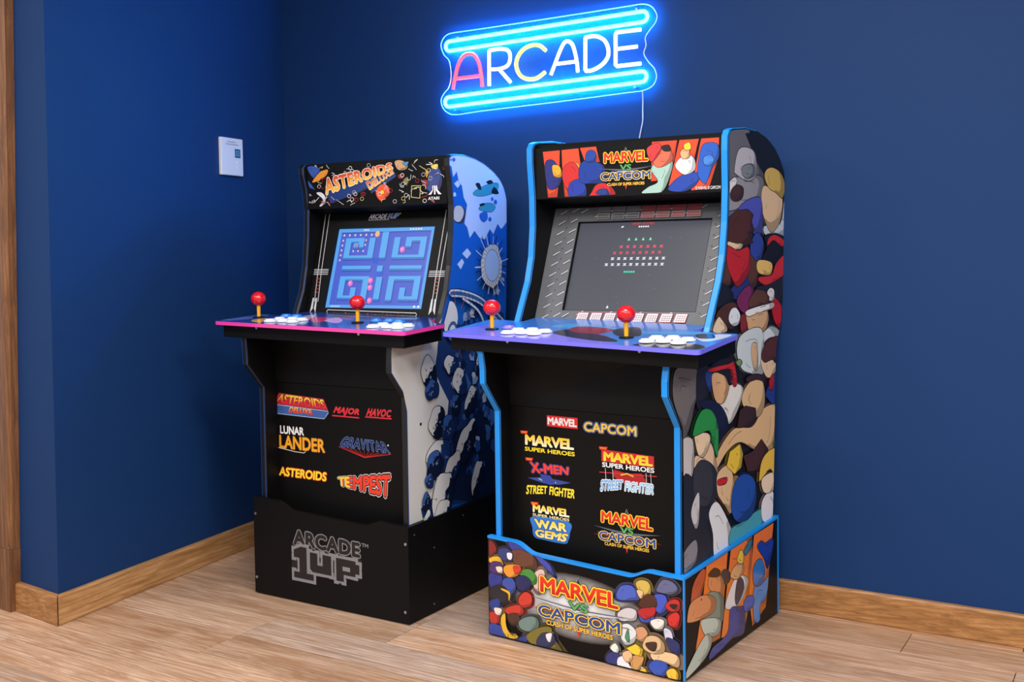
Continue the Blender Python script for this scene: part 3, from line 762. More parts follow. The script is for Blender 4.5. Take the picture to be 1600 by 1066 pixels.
def cabinet(s, root):
    c = CAB[s]; W, D, e, t = c['W'], c['D'], c['e'], c['th']; mid = W/2; prof = PROF[s]
    def pc(u, v, z):          # cabinet body in its own frame (the tall half splays a little)
        tu = max(0, min(1, (z-.78)/.65)); tv = max(0, min(1, (z-.82)/.08))
        return (u+(u-mid)*c['ku']*tu, v+(u-mid)*c['kv']*tv, z)
    def raw(u, v, z): return (u, v, z)
    def rtop(u, v):
        a, b, d = c['H']; return a+(b-a)*u/W+(d-b)*(u/W)*(v/D)
    def dtop(u, v):
        z0, kv, ku, ur, ul, v0, v1 = c['deck']; return z0+kv*(v-v0)+ku*(ur-u)/(ur-ul)
    (bv0, bz0), (bv1, bz1) = c['bez']; bl = math.hypot(bv1-bv0, bz1-bz0); dv, dz = (bv1-bv0)/bl, (bz1-bz0)/bl
    F = dict(
        side=lambda a, b, h: pc(W-e+h, a, b),
        marquee=lambda a, b, h: pc(a, c['mv']-h, b),
        lower=lambda a, b, h: pc(a, c['low']-h, b),
        riserF=lambda a, b, h: (a, -h, b*rtop(a, 0)/.29),
        riserS=lambda a, b, h: (W+h, a, b*rtop(W, a)/.29),
        bezel=lambda a, b, h: pc(a, bv0+dv*b-dz*h, bz0+dz*b+dv*h),
        deck=lambda a, b, h: (a, b, dtop(a, b)+.012+h))
    G = {}
    i0, i1 = e+t, W-e-t      # inner faces
    Q = 'R' if s == 'R' else 'L'
    # ---- side panels
    dp = []
    for i in range(len(prof)):
        (a, b), (a2, b2) = prof[i], prof[(i+1) % len(prof)]
        dp.append((a, b))
        if (b-.78)*(b2-.78) < 0: f = (.78-b)/(b2-b); dp.append((a+(a2-a)*f, .78))
    lo = [p for p in dp if p[1] <= .78+1e-9]; hi = [p for p in dp if p[1] >= .78-1e-9]
    def clipv(p, lim): return (min(p[0], lim), p[1])
    edge_m = EDGEC if s == 'R' else EDGEB
    for u0, u1, lim in ((e, e+t, c.get('limL', 9)), (W-e-t, W-e, 9)):
        mb = MB(); ms = [BLACK, SIDE_BASE[s]]
        for poly in (lo, hi):
            pl_ = [clipv(p, lim) for p in poly]
            outer_first = u0 < mid
            mb.prism(pl_, lambda a, b: pc(u0, a, b), lambda a, b: pc(u1, a, b), 1 if outer_first else 0, 0 if outer_first else 1)
        sp = mb.build('side_panel', ms, root)
        # edge band all round, a hair proud
        mb = MB(); n = len(dp); k = .0022
        P_ = [clipv(p, lim) for p in dp]
        cx = []
        for i in range(n):
            a, b = P_[i-1], P_[(i+1) % n]; dx, dy = b[0]-a[0], b[1]-a[1]; L = math.hypot(dx, dy); cx.append((-dy/L, dx/L))
        for i in range(n):
            j = (i+1) % n
            if P_[i][1] < .05 and P_[j][1] < .05: continue
            def ring(q):
                p, nn = P_[q], cx[q]; o = (p[0]+nn[0]*k, p[1]+nn[1]*k); q_ = (p[0]-nn[0]*.003, p[1]-nn[1]*.003)
                return [pc(u0-.0008, *q_), pc(u0+.003, *o), pc(u1-.003, *o), pc(u1+.0008, *q_)]
            A, B = ring(i), ring(j); mb.add(A+B, [(0, 1, 5, 4), (1, 2, 6, 5), (2, 3, 7, 6)])
        mb.build('edge_band', edge_m, sp, smooth=True)
        G['sideR'] = sp
    # ---- carcass panels
    MB().prism([(prof[-1][0]-.03, .02), (prof[-1][0]-.018, .02), (prof[-4][0]-.03, 1.2), (prof[-4][0]-.055, 1.2)], lambda a, b: pc(i0, a, b), lambda a, b: pc(i1, a, b)).build('back_panel', BLACK, root)
    ti = [i for i, p in enumerate(prof) if p[1] > 1.40 and p[0] > c['mv']+.01]
    top = [(prof[i][0], prof[i][1]-.008) for i in ti]; tb_ = [(p[0], p[1]-.014) for p in reversed(top)]
    MB().prism(top+tb_, lambda a, b: pc(i0, a, b), lambda a, b: pc(i1, a, b)).build('top_panel', BLACK, root)
    mz0, mz1 = 1.268, 1.420
    mq = MB().prism([(c['mv'], mz0), (c['mv'], mz1), (c['mv']+.03, mz1), (c['mv']+.03, mz0)], lambda a, b: pc(i0, a, b), lambda a, b: pc(i1, a, b)).build('marquee', BLACKP, root)
    G['marquee'] = mq
    MB().prism([(c['mv']+.002, mz0), (c['mv']+.002, mz0+.012), (bv1+.012, 1.262), (bv1+.012, 1.250)], lambda a, b: pc(i0, a, b), lambda a, b: pc(i1, a, b)).build('speaker_panel', BLACK, root)
    # ---- bezel frame with a recessed screen
    sa0, sa1, ss0, ss1 = c['screen']; b0 = (.90-bz0)/dz; b1 = bl
    bz = MB()
    for a0, a1, s0, s1 in ((i0, sa0, b0, b1), (sa1, i1, b0, b1), (sa0, sa1, b0, ss0), (sa0, sa1, ss1, b1)):
        bz.hexa([F['bezel'](a0, s0, -.010), F['bezel'](a1, s0, -.010), F['bezel'](a1, s1, -.010), F['bezel'](a0, s1, -.010), F['bezel'](a0, s0, 0), F['bezel'](a1, s0, 0), F['bezel'](a1, s1, 0), F['bezel'](a0, s1, 0)])
    G['bezel'] = bz.build('bezel', BLACKP, root)
    g = .004
    G['screen'] = MB().hexa([F['bezel'](sa0-g, ss0-g, -.016), F['bezel'](sa1+g, ss0-g, -.016), F['bezel'](sa1+g, ss1+g, -.016), F['bezel'](sa0-g, ss1+g, -.016),
                             F['bezel'](sa0-g, ss0-g, -.0105), F['bezel'](sa1+g, ss0-g, -.0105), F['bezel'](sa1+g, ss1+g, -.0105), F['bezel'](sa0-g, ss1+g, -.0105)]).build('screen', SCR[s], root, label='recessed game screen')
    # ---- front panels under the deck
    fz = c['seam']
    MB().box(i0, i1, c['low']-.003, c['low']+.012, fz+.0008, .86, fn=pc).build('upper_front_panel', BLACKP, root)
    G['lower'] = MB().box(i0, i1, c['low'], c['low']+.012, .02, fz-.0008, fn=pc).build('lower_front_panel', BLACKP, root)
    # ---- control deck
    z0, kv, ku, ur, ul, v0, v1 = c['deck']; hb = .041
    db = MB()
    db.hexa([(u_, v_, dtop(u_, v_)-hb) for u_, v_ in ((ul, v0), (ur, v0), (ur, v1), (ul, v1))]+[(u_, v_, dtop(u_, v_)) for u_, v_ in ((ul, v0), (ur, v0), (ur, v1), (ul, v1))])
    vb = bv0+.012
    db.hexa([(u_, v_, dtop(u_, v_)-.03) for u_, v_ in ((i0, v1), (i1, v1), (i1, vb), (i0, vb))]+[(u_, v_, dtop(u_, v_)) for u_, v_ in ((i0, v1), (i1, v1), (i1, vb), (i0, vb))])
    G['deck'] = db.build('control_deck', BLACK, root, bevel=.0015)
    a0, a1, f0, f1 = c['acr']
    if True:
        def rc(cx_, cy_, r_, q): return [(cx_+r_*math.cos(R(q+x)), cy_+r_*math.sin(R(q+x))) for x in (0, 30, 60, 90)]
        r_ = .012
        ol = rc(a0+r_, f0+r_, r_, 180)+rc(a1-r_, f0+r_, r_, 270)+rc(a1-r_, f1-r_, r_, 0)+[(i1-.001, f1), (i1-.001, vb-.002), (i0+.001, vb-.002), (i0+.001, f1)]+rc(a0+r_, f1-r_, r_, 90)
        mb = MB().prism(ol, lambda a, b: (a, b, dtop(a, b)+.0006), lambda a, b: (a, b, dtop(a, b)+.0119))
        G['acr'] = mb.build('acrylic_overlay', ACR_EDGE[s], G['deck'], label='glossy acrylic overlay with a %s edge' % ('violet' if s == 'R' else 'pink'))
        G['acr_ol'] = ol
    for u_ in c['dscrew']:
        MB().tube([(u_, v0-.0005, dtop(u_, v0)-.006), (u_, v0-.004, dtop(u_, v0)-.006)], .0045, 12).build('screw', STEEL, G['deck'])
    # ---- joysticks
    for u_, v_ in c['sticks']:
        z_ = dtop(u_, v_)+.012
        js = MB().lathe([(.006, 0), (.006, .048)], (u_, v_, z_), 14).build('joystick', YEL, root, smooth=True)
        MB().lathe([(.020, 0), (.020, .002), (.017, .0035), (.008, .0045)], (u_, v_, z_+.0002), 24).build('dust_washer', BLKPL, js, smooth=True)
        rb = .0245; zc = .044+rb*.75
        MB().lathe([(rb*max(.02, math.sin(math.pi*i/14)), zc-rb*.94*math.cos(math.pi*i/14)) for i in range(15)], (u_, v_, z_), 24).build('ball_top', RED, js, smooth=True, label='shiny red ball')
    # ---- buttons
    for u_, v_, m_ in c['buttons']:
        z_ = dtop(u_, v_)+.0122
        bt = MB().lathe([(.0205, 0), (.0205, .004), (.0190, .006), (.0160, .0062), (.0160, .004)], (u_, v_, z_), 22).build('button', m_, root, smooth=True)
        MB().lathe([(.0154, .003), (.0154, .0078), (.0142, .0095), (.006, .0102)], (u_, v_, z_), 20).build('plunger', m_, bt, smooth=True)
    # ---- riser
    x0, x1, x2, x3, lowz = c['notch']
    def sc(a, b, z_a, z_b): return [(a+(b-a)*k/8, z_a+(z_b-z_a)*(.5-.5*math.cos(math.pi*k/8))) for k in range(9)]
    tl = [(0, .29)]+sc(x0, x1, .29, lowz)+sc(x2, x3, lowz, .29)+[(W, .29)]
    ol = [(0, .004), (W, .004)]+list(reversed(tl))
    tr_ = .016
    rf = MB().prism(ol, lambda a, b: F['riserF'](a, b, 0), lambda a, b: F['riserF'](a, b, -tr_)).build('riser_front', RISER_F[s], root)
    G['riserF'] = rf; G['riserF_ol'] = ol
    for uu in (0, W-tr_+.0005):
        def ss(v, z, k): return (uu+k, v, z*rtop(W if uu else 0, v)/.29)
        rs = MB().hexa([ss(tr_, .004, 0), ss(tr_, .004, tr_-.0005), ss(D, .004, tr_-.0005), ss(D, .004, 0), ss(tr_, .29, 0), ss(tr_, .29, tr_-.0005), ss(D, .29, tr_-.0005), ss(D, .29, 0)]).build('riser_side', RISER_F[s], root)
        G['riserS' if uu else 'riserSL'] = rs
    MB().box(tr_, W-tr_, D-.016, D, .004, .28).build('riser_back', BLACK, root)
    if s == 'R':
        mb = MB(); k = .0015; n = len(tl)
        for i in range(n-1):
            A = [F['riserF'](tl[i][0], tl[i][1]-.0050, k), F['riserF'](tl[i][0], tl[i][1]+.002, k), F['riserF'](tl[i][0], tl[i][1]+.002, -tr_-.0005), F['riserF'](tl[i][0], tl[i][1]-.005, -tr_-.0005)]
            B = [F['riserF'](tl[i+1][0], tl[i+1][1]-.0050, k), F['riserF'](tl[i+1][0], tl[i+1][1]+.002, k), F['riserF'](tl[i+1][0], tl[i+1][1]+.002, -tr_-.0005), F['riserF'](tl[i+1][0], tl[i+1][1]-.005, -tr_-.0005)]
            mb.add(A+B, [(0, 1, 5, 4), (1, 2, 6, 5), (2, 3, 7, 6)])
        mb.build('edge_band', EDGEC, rf)
        mb = MB(); S_ = F['riserS']
        def strip(v0_, z0_, v1_, z1_, wv, wz, d_in):
            mb.hexa([S_(v0_, z0_, .0015), S_(v1_, z1_, .0015), S_(v1_+wv, z1_+wz, .0015), S_(v0_+wv, z0_+wz, .0015), S_(v0_, z0_, -d_in), S_(v1_, z1_, -d_in), S_(v1_+wv, z1_+wz, -d_in), S_(v0_+wv, z0_+wz, -d_in)])
        strip(.0, .285, D, .285, 0, .0075, tr_); strip(-.0018, .004, -.0018, .285, .007, 0, .002); strip(D-.006, .004, D-.006, .285, .0075, 0, tr_)
        mb.build('edge_band', EDGEC, G['riserS'])
    for a, b in c['rscrew']:
        MB().tube([F['riserF'](a, b, .0002), F['riserF'](a, b, .0022)], .0045, 12).build('screw', STEEL, rf)
    for a, b in c['rsscrew']:
        MB().tube([F['riserS'](a, b, .0002), F['riserS'](a, b, .0015)], .0028, 10).build('screw', BLKPL if s == 'R' else STEEL, G['riserS'])
    for a, b in c['sscrew']:
        MB().tube([F['side'](a, b, .0002), F['side'](a, b, .0015)], .005, 12).build('screw', BLKPL, G['sideR'])
    G['F'] = F; G['pc'] = pc
    return G

def btns(front, back, m_, extra=()): return [(a, b, m_) for a, b in front+back]+list(extra)
CAB['R'].update(limL=.63, screen=(.121, .524, .072, .353), seam=.665, acr=(-.083, .717, -.096, .140), dscrew=(.13, .54), sticks=((.033, -.008), (.464, -.001)),
    buttons=btns([(.118, -.050), (.158, -.038), (.200, -.040)], [(.124, -.008), (.162, .006), (.208, 0)], WHT, [(.072, .020, VIO)]) + btns([(.545, -.040), (.585, -.026), (.630, -.032)], [(.548, .008), (.588, .022), (.634, .012)], WHT),
    notch=(.095, .165, .462, .53, .266), rscrew=(), rsscrew=((.10, .20), (.52, .20), (.55, .05)), sscrew=())
CAB['L'].update(screen=(.106, .505, .055, .337), seam=.692, acr=(-.062, .702, -.092, .118), dscrew=(.10, .515), sticks=((.010, .036), (.426, .038)),
    buttons=btns([(.135, -.040), (.177, -.026), (.220, -.030)], [(.128, .010), (.168, .026), (.212, .022)], WHT, [(.085, .085, BLU), (.128, .088, BLU)]) + btns([(.552, -.044), (.596, -.030), (.638, -.036)], [(.550, .006), (.592, .022), (.636, .014)], WHT, [(.46, .085, BLU), (.505, .095, BLU), (.55, .085, BLU)]),
    notch=(.105, .175, .462, .528, .270), rscrew=((.0095, .24), (.0095, .05), (.6244, .24), (.6197, .038)), rsscrew=((.03, .262), (.13, .20), (.29, .262), (.125, .03)), sscrew=((.093, .592),))
SCR_DARK = mat('dark_screen', (26, 27, 32), .22, spec=.6, coat=.4)
_b = SCR_DARK.node_tree.nodes['Principled BSDF']; _b.inputs['Emission Color'].default_value = (.05, .054, .068, 1); _b.inputs['Emission Strength'].default_value = .5
SCR = {'R': SCR_DARK, 'L': BLKPL}
SIDE_BASE = {'R': mat('side_vinyl_charcoal', (26, 26, 30), .4, spec=.25), 'L': mat('side_vinyl_blue', (22, 92, 190), .38)}
RISER_F = {'R': mat('riser_vinyl_black', (11, 10, 11), .42, spec=.2), 'L': BLACK}
ACR_EDGE = {'R': mat('violet_acrylic', (112, 108, 238), .15, coat=.5), 'L': mat('pink_acrylic', (226, 62, 160), .15, coat=.5)}
roots = {}
for s, lb in (('L', 'black arcade cabinet with a blue space-scene side panel, standing on a black riser'), ('R', 'arcade cabinet with cyan edging and colourful comic-style artwork down to its riser')):
    c = CAB[s]; roots[s] = tag(empty('arcade_cabinet', (c['x'], c['y'], 0), c['a']), lb, 'arcade cabinet')
GL = cabinet('L', roots['L']); GR = cabinet('R', roots['R'])

# ------------------------------------------------------------------ printing: left cabinet
rnd = random.Random(5)
def inset(poly, k=.0015):
    out = []; n = len(poly)
    for i in range(n):
        a, b = poly[i-1], poly[(i+1) % n]; dx, dy = b[0]-a[0], b[1]-a[1]; L = math.hypot(dx, dy) or 1
        q1 = (poly[i][0]-dy/L*k, poly[i][1]+dx/L*k); q2 = (poly[i][0]+dy/L*k, poly[i][1]-dx/L*k)
        out.append(q1 if inside(q1, poly) else q2)
    return out
F = GL['F']
side_ol = inset([p for p in PROF['L'] if p[1] > .05 or p[0] > 0], .0022)
P = Print(side_ol); P.art('L_side', .0014)
def rock(c_, r_, sq=1.0, rot=0, white=True, seed=0):
    rg = random.Random(seed); n = 26; w1, w2, w3 = rg.uniform(0, 6), rg.uniform(0, 6), rg.uniform(0, 6)
    def ring(k0, j=1):
        out = []
        for i in range(n):
            a = 2*math.pi*i/n; k = r_*k0*(1+j*(.10*math.sin(2*a+w1)+.07*math.sin(3*a+w2)+.05*math.sin(5*a+w3)))
            x, y = k*math.cos(a), k*math.sin(a)*sq; out.append((c_[0]+x*math.cos(rot)-y*math.sin(rot), c_[1]+x*math.sin(rot)+y*math.cos(rot)))
        return out
    pts = ring(1); P.poly(pts, (212, 210, 210) if white else (54, 92, 160), False)
    ang = -.75+rg.uniform(-.3, .3); dx, dy = math.cos(ang), math.sin(ang); cut = rg.uniform(-.12, .25)*r_ if white else -.35*r_
    sh_ = []
    for i, p in enumerate(pts):     # shaded flank with a ragged border
        d = (p[0]-c_[0])*dx+(p[1]-c_[1])*dy; lim = cut+.10*r_*math.sin(i*2.3+w1)
        if d < lim: p = (p[0]+dx*(lim-d), p[1]+dy*(lim-d))
        sh_.append(p)
    P.poly(sh_, rg.choice([(20, 42, 92), (24, 52, 108), (13, 24, 50)]), False)
    P.stroke(pts, .0024, (12, 16, 30), True)
    for _ in range(5):
        a = rg.uniform(0, 6.28); k = rg.uniform(.15, .7)*r_; q = (c_[0]+k*math.cos(a), c_[1]+k*sq*math.sin(a)); wt = (q[0]-c_[0])*dx+(q[1]-c_[1])*dy > cut
        P.stroke([(q[0]+r_*.08*math.cos(t_), q[1]+r_*.06*math.sin(t_)) for t_ in (0, 1, 2, 3, 4, 5)], .0013, (150, 170, 205) if wt else (30, 34, 50), True)
        P.stroke([q, (q[0]+rg.uniform(-.25, .25)*r_, q[1]+rg.uniform(-.2, .2)*r_)], .0014, (120, 150, 200) if wt else (24, 30, 46))
# shards and light patches up the middle of the lower half
for i in range(150):
    v = rnd.uniform(.26, .56); z = rnd.uniform(.34, .92)
    if v < .26+.10*max(0, (.62-z)/.3): continue
    r_ = rnd.uniform(.010, .030); bright = max(0, min(1, (z-.45)/.4))*(1-max(0, (v-.42)/.2))
    pal = [(16, 34, 72), (24, 52, 108), (36, 78, 150), (60, 104, 172)] if rnd.random() > bright*.55 else [(196, 204, 222), (176, 188, 214), (130, 158, 204)]
    a0 = rnd.uniform(0, 6.28)
    P.poly([(v+r_*rnd.uniform(.5, 1.2)*math.cos(a0+k*1.25), z+r_*rnd.uniform(.5, 1.3)*math.sin(a0+k*1.25)) for k in range(5)], rnd.choice(pal), False, .0012 if rnd.random() < .5 else 0, (12, 22, 44))
for c_, r_, sq, rot, wh in (((.135, .745), .042, 1.15, .3, 1), ((.150, .690), .034, 1, 0, 0), ((.175, .585), .050, .95, .2, 1), ((.235, .560), .038, 1.1, .8, 0), ((.30, .70), .040, 1.1, .4, 1), ((.25, .76), .035, .9, .2, 1), ((.36, .63), .034, 1.4, -.4, 1),
                           ((.18, .480), .062, .9, .5, 1), ((.155, .455), .05, .8, .5, 0), ((.33, .50), .045, 1.7, -.5, 1), ((.245, .425), .036, 1.7, -.5, 1), ((.125, .412), .024, .9, .2, 0), ((.17, .405), .013, 1, 0, 1), ((.16, .385), .008, 1, 0, 1), ((.19, .385), .008, 1, 0, 1),
                           ((.105, .352), .020, 1.4, -.3, 0), ((.19, .345), .060, 1.35, -.35, 1), ((.185, .285), .045, 1.25, -.3, 1), ((.105, .300), .016, 1.6, -.4, 1), ((.385, .375), .030, 2.0, -.3, 1), ((.42, .76), .03, 1.2, .6, 1), ((.45, .69), .028, 1.3, .2, 0), ((.27, .63), .03, 1, .2, 0)):
    rock(c_, r_, sq, rot, wh, hash((round(c_[0]*1e4), round(c_[1]*1e4))) % 1000)
# crater with thrown-up spikes, and a curving track with a wheel
cc = (.475, 1.066)
for k in range(30):
    a = 2*math.pi*k/30+rnd.uniform(-.06, .06); r0, r1 = .058, rnd.uniform(.082, .108)
    P.stroke([(cc[0]+r0*.95*math.cos(a), cc[1]+r0*1.1*math.sin(a)), (cc[0]+r1*math.cos(a), cc[1]+r1*1.12*math.sin(a))], .0030 if k % 3 else .0045, (196, 200, 222) if k % 2 else (24, 34, 66))
ring = [(cc[0]+(.066+rnd.uniform(-.006, .006))*math.cos(2*math.pi*k/26), cc[1]+(.074+rnd.uniform(-.007, .007))*math.sin(2*math.pi*k/26)) for k in range(26)]
P.poly(ring, (216, 206, 204), False, .002, (26, 26, 40))
for k in range(26):
    a = 2*math.pi*k/26; P.stroke([(cc[0]+.048*math.cos(a), cc[1]+.056*math.sin(a)), (cc[0]+.064*math.cos(a+.1), cc[1]+.072*math.sin(a+.1))], .0016, (60, 56, 66))
P.ell((cc[0]+.002, cc[1]+.002), .045, .053, (178, 194, 228), 24, .0018, (40, 44, 70))
for k, col, wd in ((0, (24, 30, 52), .030), (0, (196, 206, 230), .024), (0, (60, 92, 150), .012)):
    P.stroke([(.225, .985), (.30, .980), (.40, .955), (.49, .905), (.59, .845)], wd, col, smooth=True)
P.stroke([(.30, .966), (.385, .925), (.43, .87), (.44, .82)], .012, (24, 30, 52), smooth=True); P.stroke([(.30, .966), (.385, .925), (.43, .87), (.44, .82)], .008, (206, 212, 230), smooth=True)
for k in range(16):
    x = .25+k*.021; P.stroke([(x, .992-.5*max(0, x-.3)**1.35*1.5), (x+.006, .955-.5*max(0, x-.3)**1.35*1.5)], .0022, (24, 30, 52))
P.ell((.232, .905), .040, .056, (214, 212, 218), 22, .002); P.ell((.245, .865), .026, .030, (60, 96, 160), 18, .002); P.ell((.245, .865), .018, .021, (206, 212, 226), 16, .0015)
for k in range(9):
    a = -1.2+k*.36; P.stroke([(.262+.05*math.cos(a), .885+.06*math.sin(a)), (.262+.105*math.cos(a), .885+.118*math.sin(a))], .0022, (20, 26, 46) if k % 2 else (170, 70, 60))
P.poly([(.30, .80), (.345, .812), (.338, .858), (.292, .846)], (212, 216, 230), False, .002)
P.build('side_artwork', F['side'], INK, GL['sideR'], split=.78, label='blue and white space-scene print with rocks and a crater')

P = Print(rq(.0375, 1.272, .597, 1.415)); P.art('L_marquee', .0012, 0, 2)
for i in range(120):
    x, y = rnd.uniform(.045, .59), rnd.uniform(1.278, 1.41); k = rnd.random(); col = rnd.choice([(230, 228, 226), (200, 198, 200), (150, 40, 42), (190, 185, 180), (200, 190, 120)])
    if .12 < x < .40 and abs(y-(1.325+.22*(x-.11))) < .034: continue
    if k < .4: P.stroke([(x+.007*math.cos(a), y+.006*math.sin(a)) for a in [j*.7 for j in range(9)]], .0016, col, True)
    else: P.stroke([(x, y), (x+rnd.uniform(-.014, .014), y+rnd.uniform(-.01, .01)), (x+rnd.uniform(-.025, .025), y+rnd.uniform(-.014, .014))], .0020, col, smooth=True)
G_AST = [(0, (250, 205, 60)), (.45, (245, 150, 60)), (1, (205, 40, 45))]
P.text('ASTEROIDS', q4('1090,13695 3895,14090 3957,13830 1178,13123'), G_AST, .05, [(.035, (250, 240, 220))], spacing=1.08)
P.text('DELUXE', q4('2848,13482 3913,13870 3990,13722 3001,13217'), G_AST, .04, [(.03, (250, 240, 220))], spacing=1.08)
P.stroke(q4('4668,13291 5013,13276 4963,12883 4639,12931'), .0030, (210, 200, 110), True)
for x0 in (0, -1, 1):     # three-stroke mark
    P.poly([(.554+x0*.0065-.0022, 1.326), (.554+x0*.0065+.0022, 1.326), (.554+x0*.0085+.0025, 1.312), (.554+x0*.0195+.003*abs(x0)+.003, 1.298), (.554+x0*.0195-.003*abs(x0)-.003, 1.298), (.554+x0*.006-.0025, 1.312)], (235, 235, 235))
P.text('ATARI', rq(.5285, 1.2812, .5708, 1.2912), (235, 235, 235), .03)
P.build('marquee_artwork', F['marquee'], INKG, GL['marquee'], label='black space-scene marquee print with a slanted title')

# bezel lines and the little logo
P = Print()
WL_ = (205, 205, 205)
for pts in ('417,4114 548,1831 640,750', '594,4108 698,1830 790,750', '5390,3977 5404,1809 5440,450', '5580,3308 5557,1809 5570,450'):
    P.stroke(q4(pts), .0026, WL_)
for b in (.1894, .1840, .1780, .1720):
    P.stroke([(.038, b), (.100, b)], .0022, WL_); P.stroke([(.5130, b-.008), (.590, b-.008)], .0022, WL_)
for x0, x1 in ((.056, .071), (.541, .5555)):
    for k in range(5): P.stroke([(x0, .156-k*.012), (x1, .156-k*.012)], .0022, (190, 70, 50))
    P.poly([(x0-.002, .088), (x0+.004, .088), (x0+.006, .05), (x0-.004, .035)], WL_); P.poly([(x1-.004, .088), (x1+.002, .088), (x1+.006, .035), (x1-.004, .05)], WL_)
slot = [(.128, .036), (.125, .0415), (.128, .047), (.488, .041), (.492, .035), (.488, .0295)]
P.stroke(slot, .0024, WL_, True)
for k in range(22): P.rect(.14+k*.0155, .0345+.0025*math.sin(k*1.9), .14+k*.0155+rnd.uniform(.002, .007), .0345+.0025*math.sin(k*1.9)+.0022, rnd.choice([(150, 40, 30), (60, 60, 60), (170, 70, 40)]))
P.text('ARCADE', rq(.2330, .3660, .3080, .3835), (225, 225, 230), .03, shear=.3); P.text('1UP', rq(.3110, .3660, .3560, .3835), (80, 130, 215), .03, [(.04, (215, 220, 235))], shear=.3)
P.stroke([(.233, .3625), (.318, .3625)], .0018, (190, 190, 195)); P.rect(.3565, .3800, .3625, .3850, (230, 190, 60))
P.build('bezel_artwork', F['bezel'], INK, GL['bezel'], label='white line print and small logo')
# maze picture on the lit screen
sa0, sa1, ss0, ss1 = CAB['L']['screen']; sw, sh = sa1-sa0, ss1-ss0
def S(x, y): return (sa0+sw*x, ss1-sh*y)
P = Print(rq(sa0-.001, ss0-.001, sa1+.001, ss1+.001))
def srect(x0, y0, x1, y1, col): P.poly([S(x0, y0), S(x1, y0), S(x1, y1), S(x0, y1)], col)
srect(0, 0, 1, 1, (84, 160, 236)); srect(.035, .045, .955, .955, (66, 92, 204)); srect(.035, .045, .955, .06, (44, 66, 170))
def mz(x0, y0, x1, y1):
    d_ = .022; srect(x0+.004, y0+.012, x1+.008, y1+d_+.012, (46, 62, 172)); srect(x0, y1-.002, x1, y1+d_, (48, 116, 198)); srect(x0, y0, x1, y1, (86, 168, 238))
for r_ in ((.095, .12, .155, .37), (.155, .12, .29, .165), (.235, .165, .29, .235), (.185, .185, .235, .235), (.095, .34, .40, .37), (.345, .12, .405, .37), (.47, .05, .535, .37),
           (.60, .12, .66, .37), (.72, .12, .925, .165), (.72, .165, .78, .235), (.865, .165, .925, .37), (.60, .34, .925, .37),
           (.105, .47, .405, .51), (.475, .47, .53, .54), (.60, .47, .92, .51),
           (.105, .60, .165, .87), (.165, .60, .41, .64), (.235, .74, .29, .87), (.165, .84, .29, .87), (.35, .64, .41, .88), (.485, .61, .545, .88),
           (.61, .60, .67, .89), (.67, .60, .93, .64), (.87, .64, .93, .88), (.74, .74, .795, .88), (.74, .845, .93, .88)):
    mz(*r_)
srect(.42, .37, .475, .44, (28, 84, 208)); srect(.478, .545, .535, .60, (24, 92, 214))
for k in range(6): P.ell(S(.07+k*.058, .083), .0038, .0042, (245, 200, 190), 8)
for k in range(5): P.ell(S(.068, .15+k*.062), .0036, .004, (245, 190, 170), 8)
for x, y in ((.31, .15), (.31, .21), (.195, .285), (.245, .285), (.30, .285)): P.ell(S(x, y), .0034, .0038, (245, 190, 190), 8)
P.ell(S(.418, .075), .0095, .0105, (250, 180, 110), 16)
for x, y in ((.70, .275), (.225, .69), (.43, .655), (.437, .74), (.455, .90)): P.ell(S(x, y), .0098, .0105, (238, 110, 190), 16); P.ell(S(x-.006, y-.006), .004, .0045, (250, 170, 215), 10)
srect(.205, .205, .225, .235, (225, 90, 120))
for k in range(5): srect(.745+k*.026, .018, .745+k*.026+.016, .035, (240, 235, 235))
for k in range(3): srect(.27+k*.02, .012, .27+k*.02+.012, .03, (240, 235, 235))
for k in range(6): srect(.06+k*.017, .968, .06+k*.017+.010, .985, (210, 225, 245))
srect(.905, .955, .925, .98, (235, 235, 225)); srect(.945, .955, .965, .98, (240, 240, 245))
P.build('screen_picture', lambda a, b, h: F['bezel'](a, b, -.0105+h), SCREEN_L, GL['screen'], label='blue maze game picture')

# titles on the lower front panel
P = Print(); RD, YW = (222, 40, 48), (252, 206, 40)
P.poly(q4('204,6165 2563,6085 2580,6030 2404,5827 357,5864'), (70, 110, 190)); P.stroke(q4('204,6165 2563,6085 2580,6030 2404,5827 357,5864'), .0018, (190, 205, 235), True)
for k in range(5): P.stroke([(.026+.004*k, .612-.0055*k), (.252-.002*k, .604-.0048*k)], .0012, (24, 30, 60))
P.poly(q4('440,6560 2390,6470 2575,6110 204,6180'), (190, 40, 60))
P.text('ASTEROIDS', q4('470,6540 2371,6450 2520,6140 280,6210'), [(0, (225, 40, 55)), (.5, (235, 60, 55)), (.55, (250, 200, 40)), (1, (252, 224, 60))], .03, [(.03, (120, 24, 70))])
P.text('DELUXE', q4('929,6121 1848,6100 1920,5925 843,5936'), [(0, (225, 50, 50)), (.5, (240, 120, 50)), (1, (252, 220, 60))], .03, [(.04, (170, 30, 50))])
P.build('title_print', F['lower'], INK, GL['lower'], label='yellow and red two-line title over blue stripes')
P = Print(); P.text('MAJOR', q4('2840,6270 3859,6250 3850,5985 2761,5985'), (226, 48, 62), .055, shear=.25, spacing=1.08); P.stroke(q4('2740,5960 3852,5960'), .004, (226, 48, 62))
P.text('HAVOC', q4('4196,6300 5148,6300 5142,6056 4130,6040'), (226, 48, 62), .055, shear=.25, spacing=1.08); P.stroke(q4('4100,6010 5142,6020'), .004, (226, 48, 62))
P.build('title_print', F['lower'], INK, GL['lower'], label='red two-word title')
P = Print(); P.text('LUNAR', rq(.0453, .5204, .1512, .5480), (238, 238, 238), .035); P.text('LANDER', rq(.0410, .4718, .2405, .5160), (240, 165, 40), .03, [(.035, (110, 62, 10))])
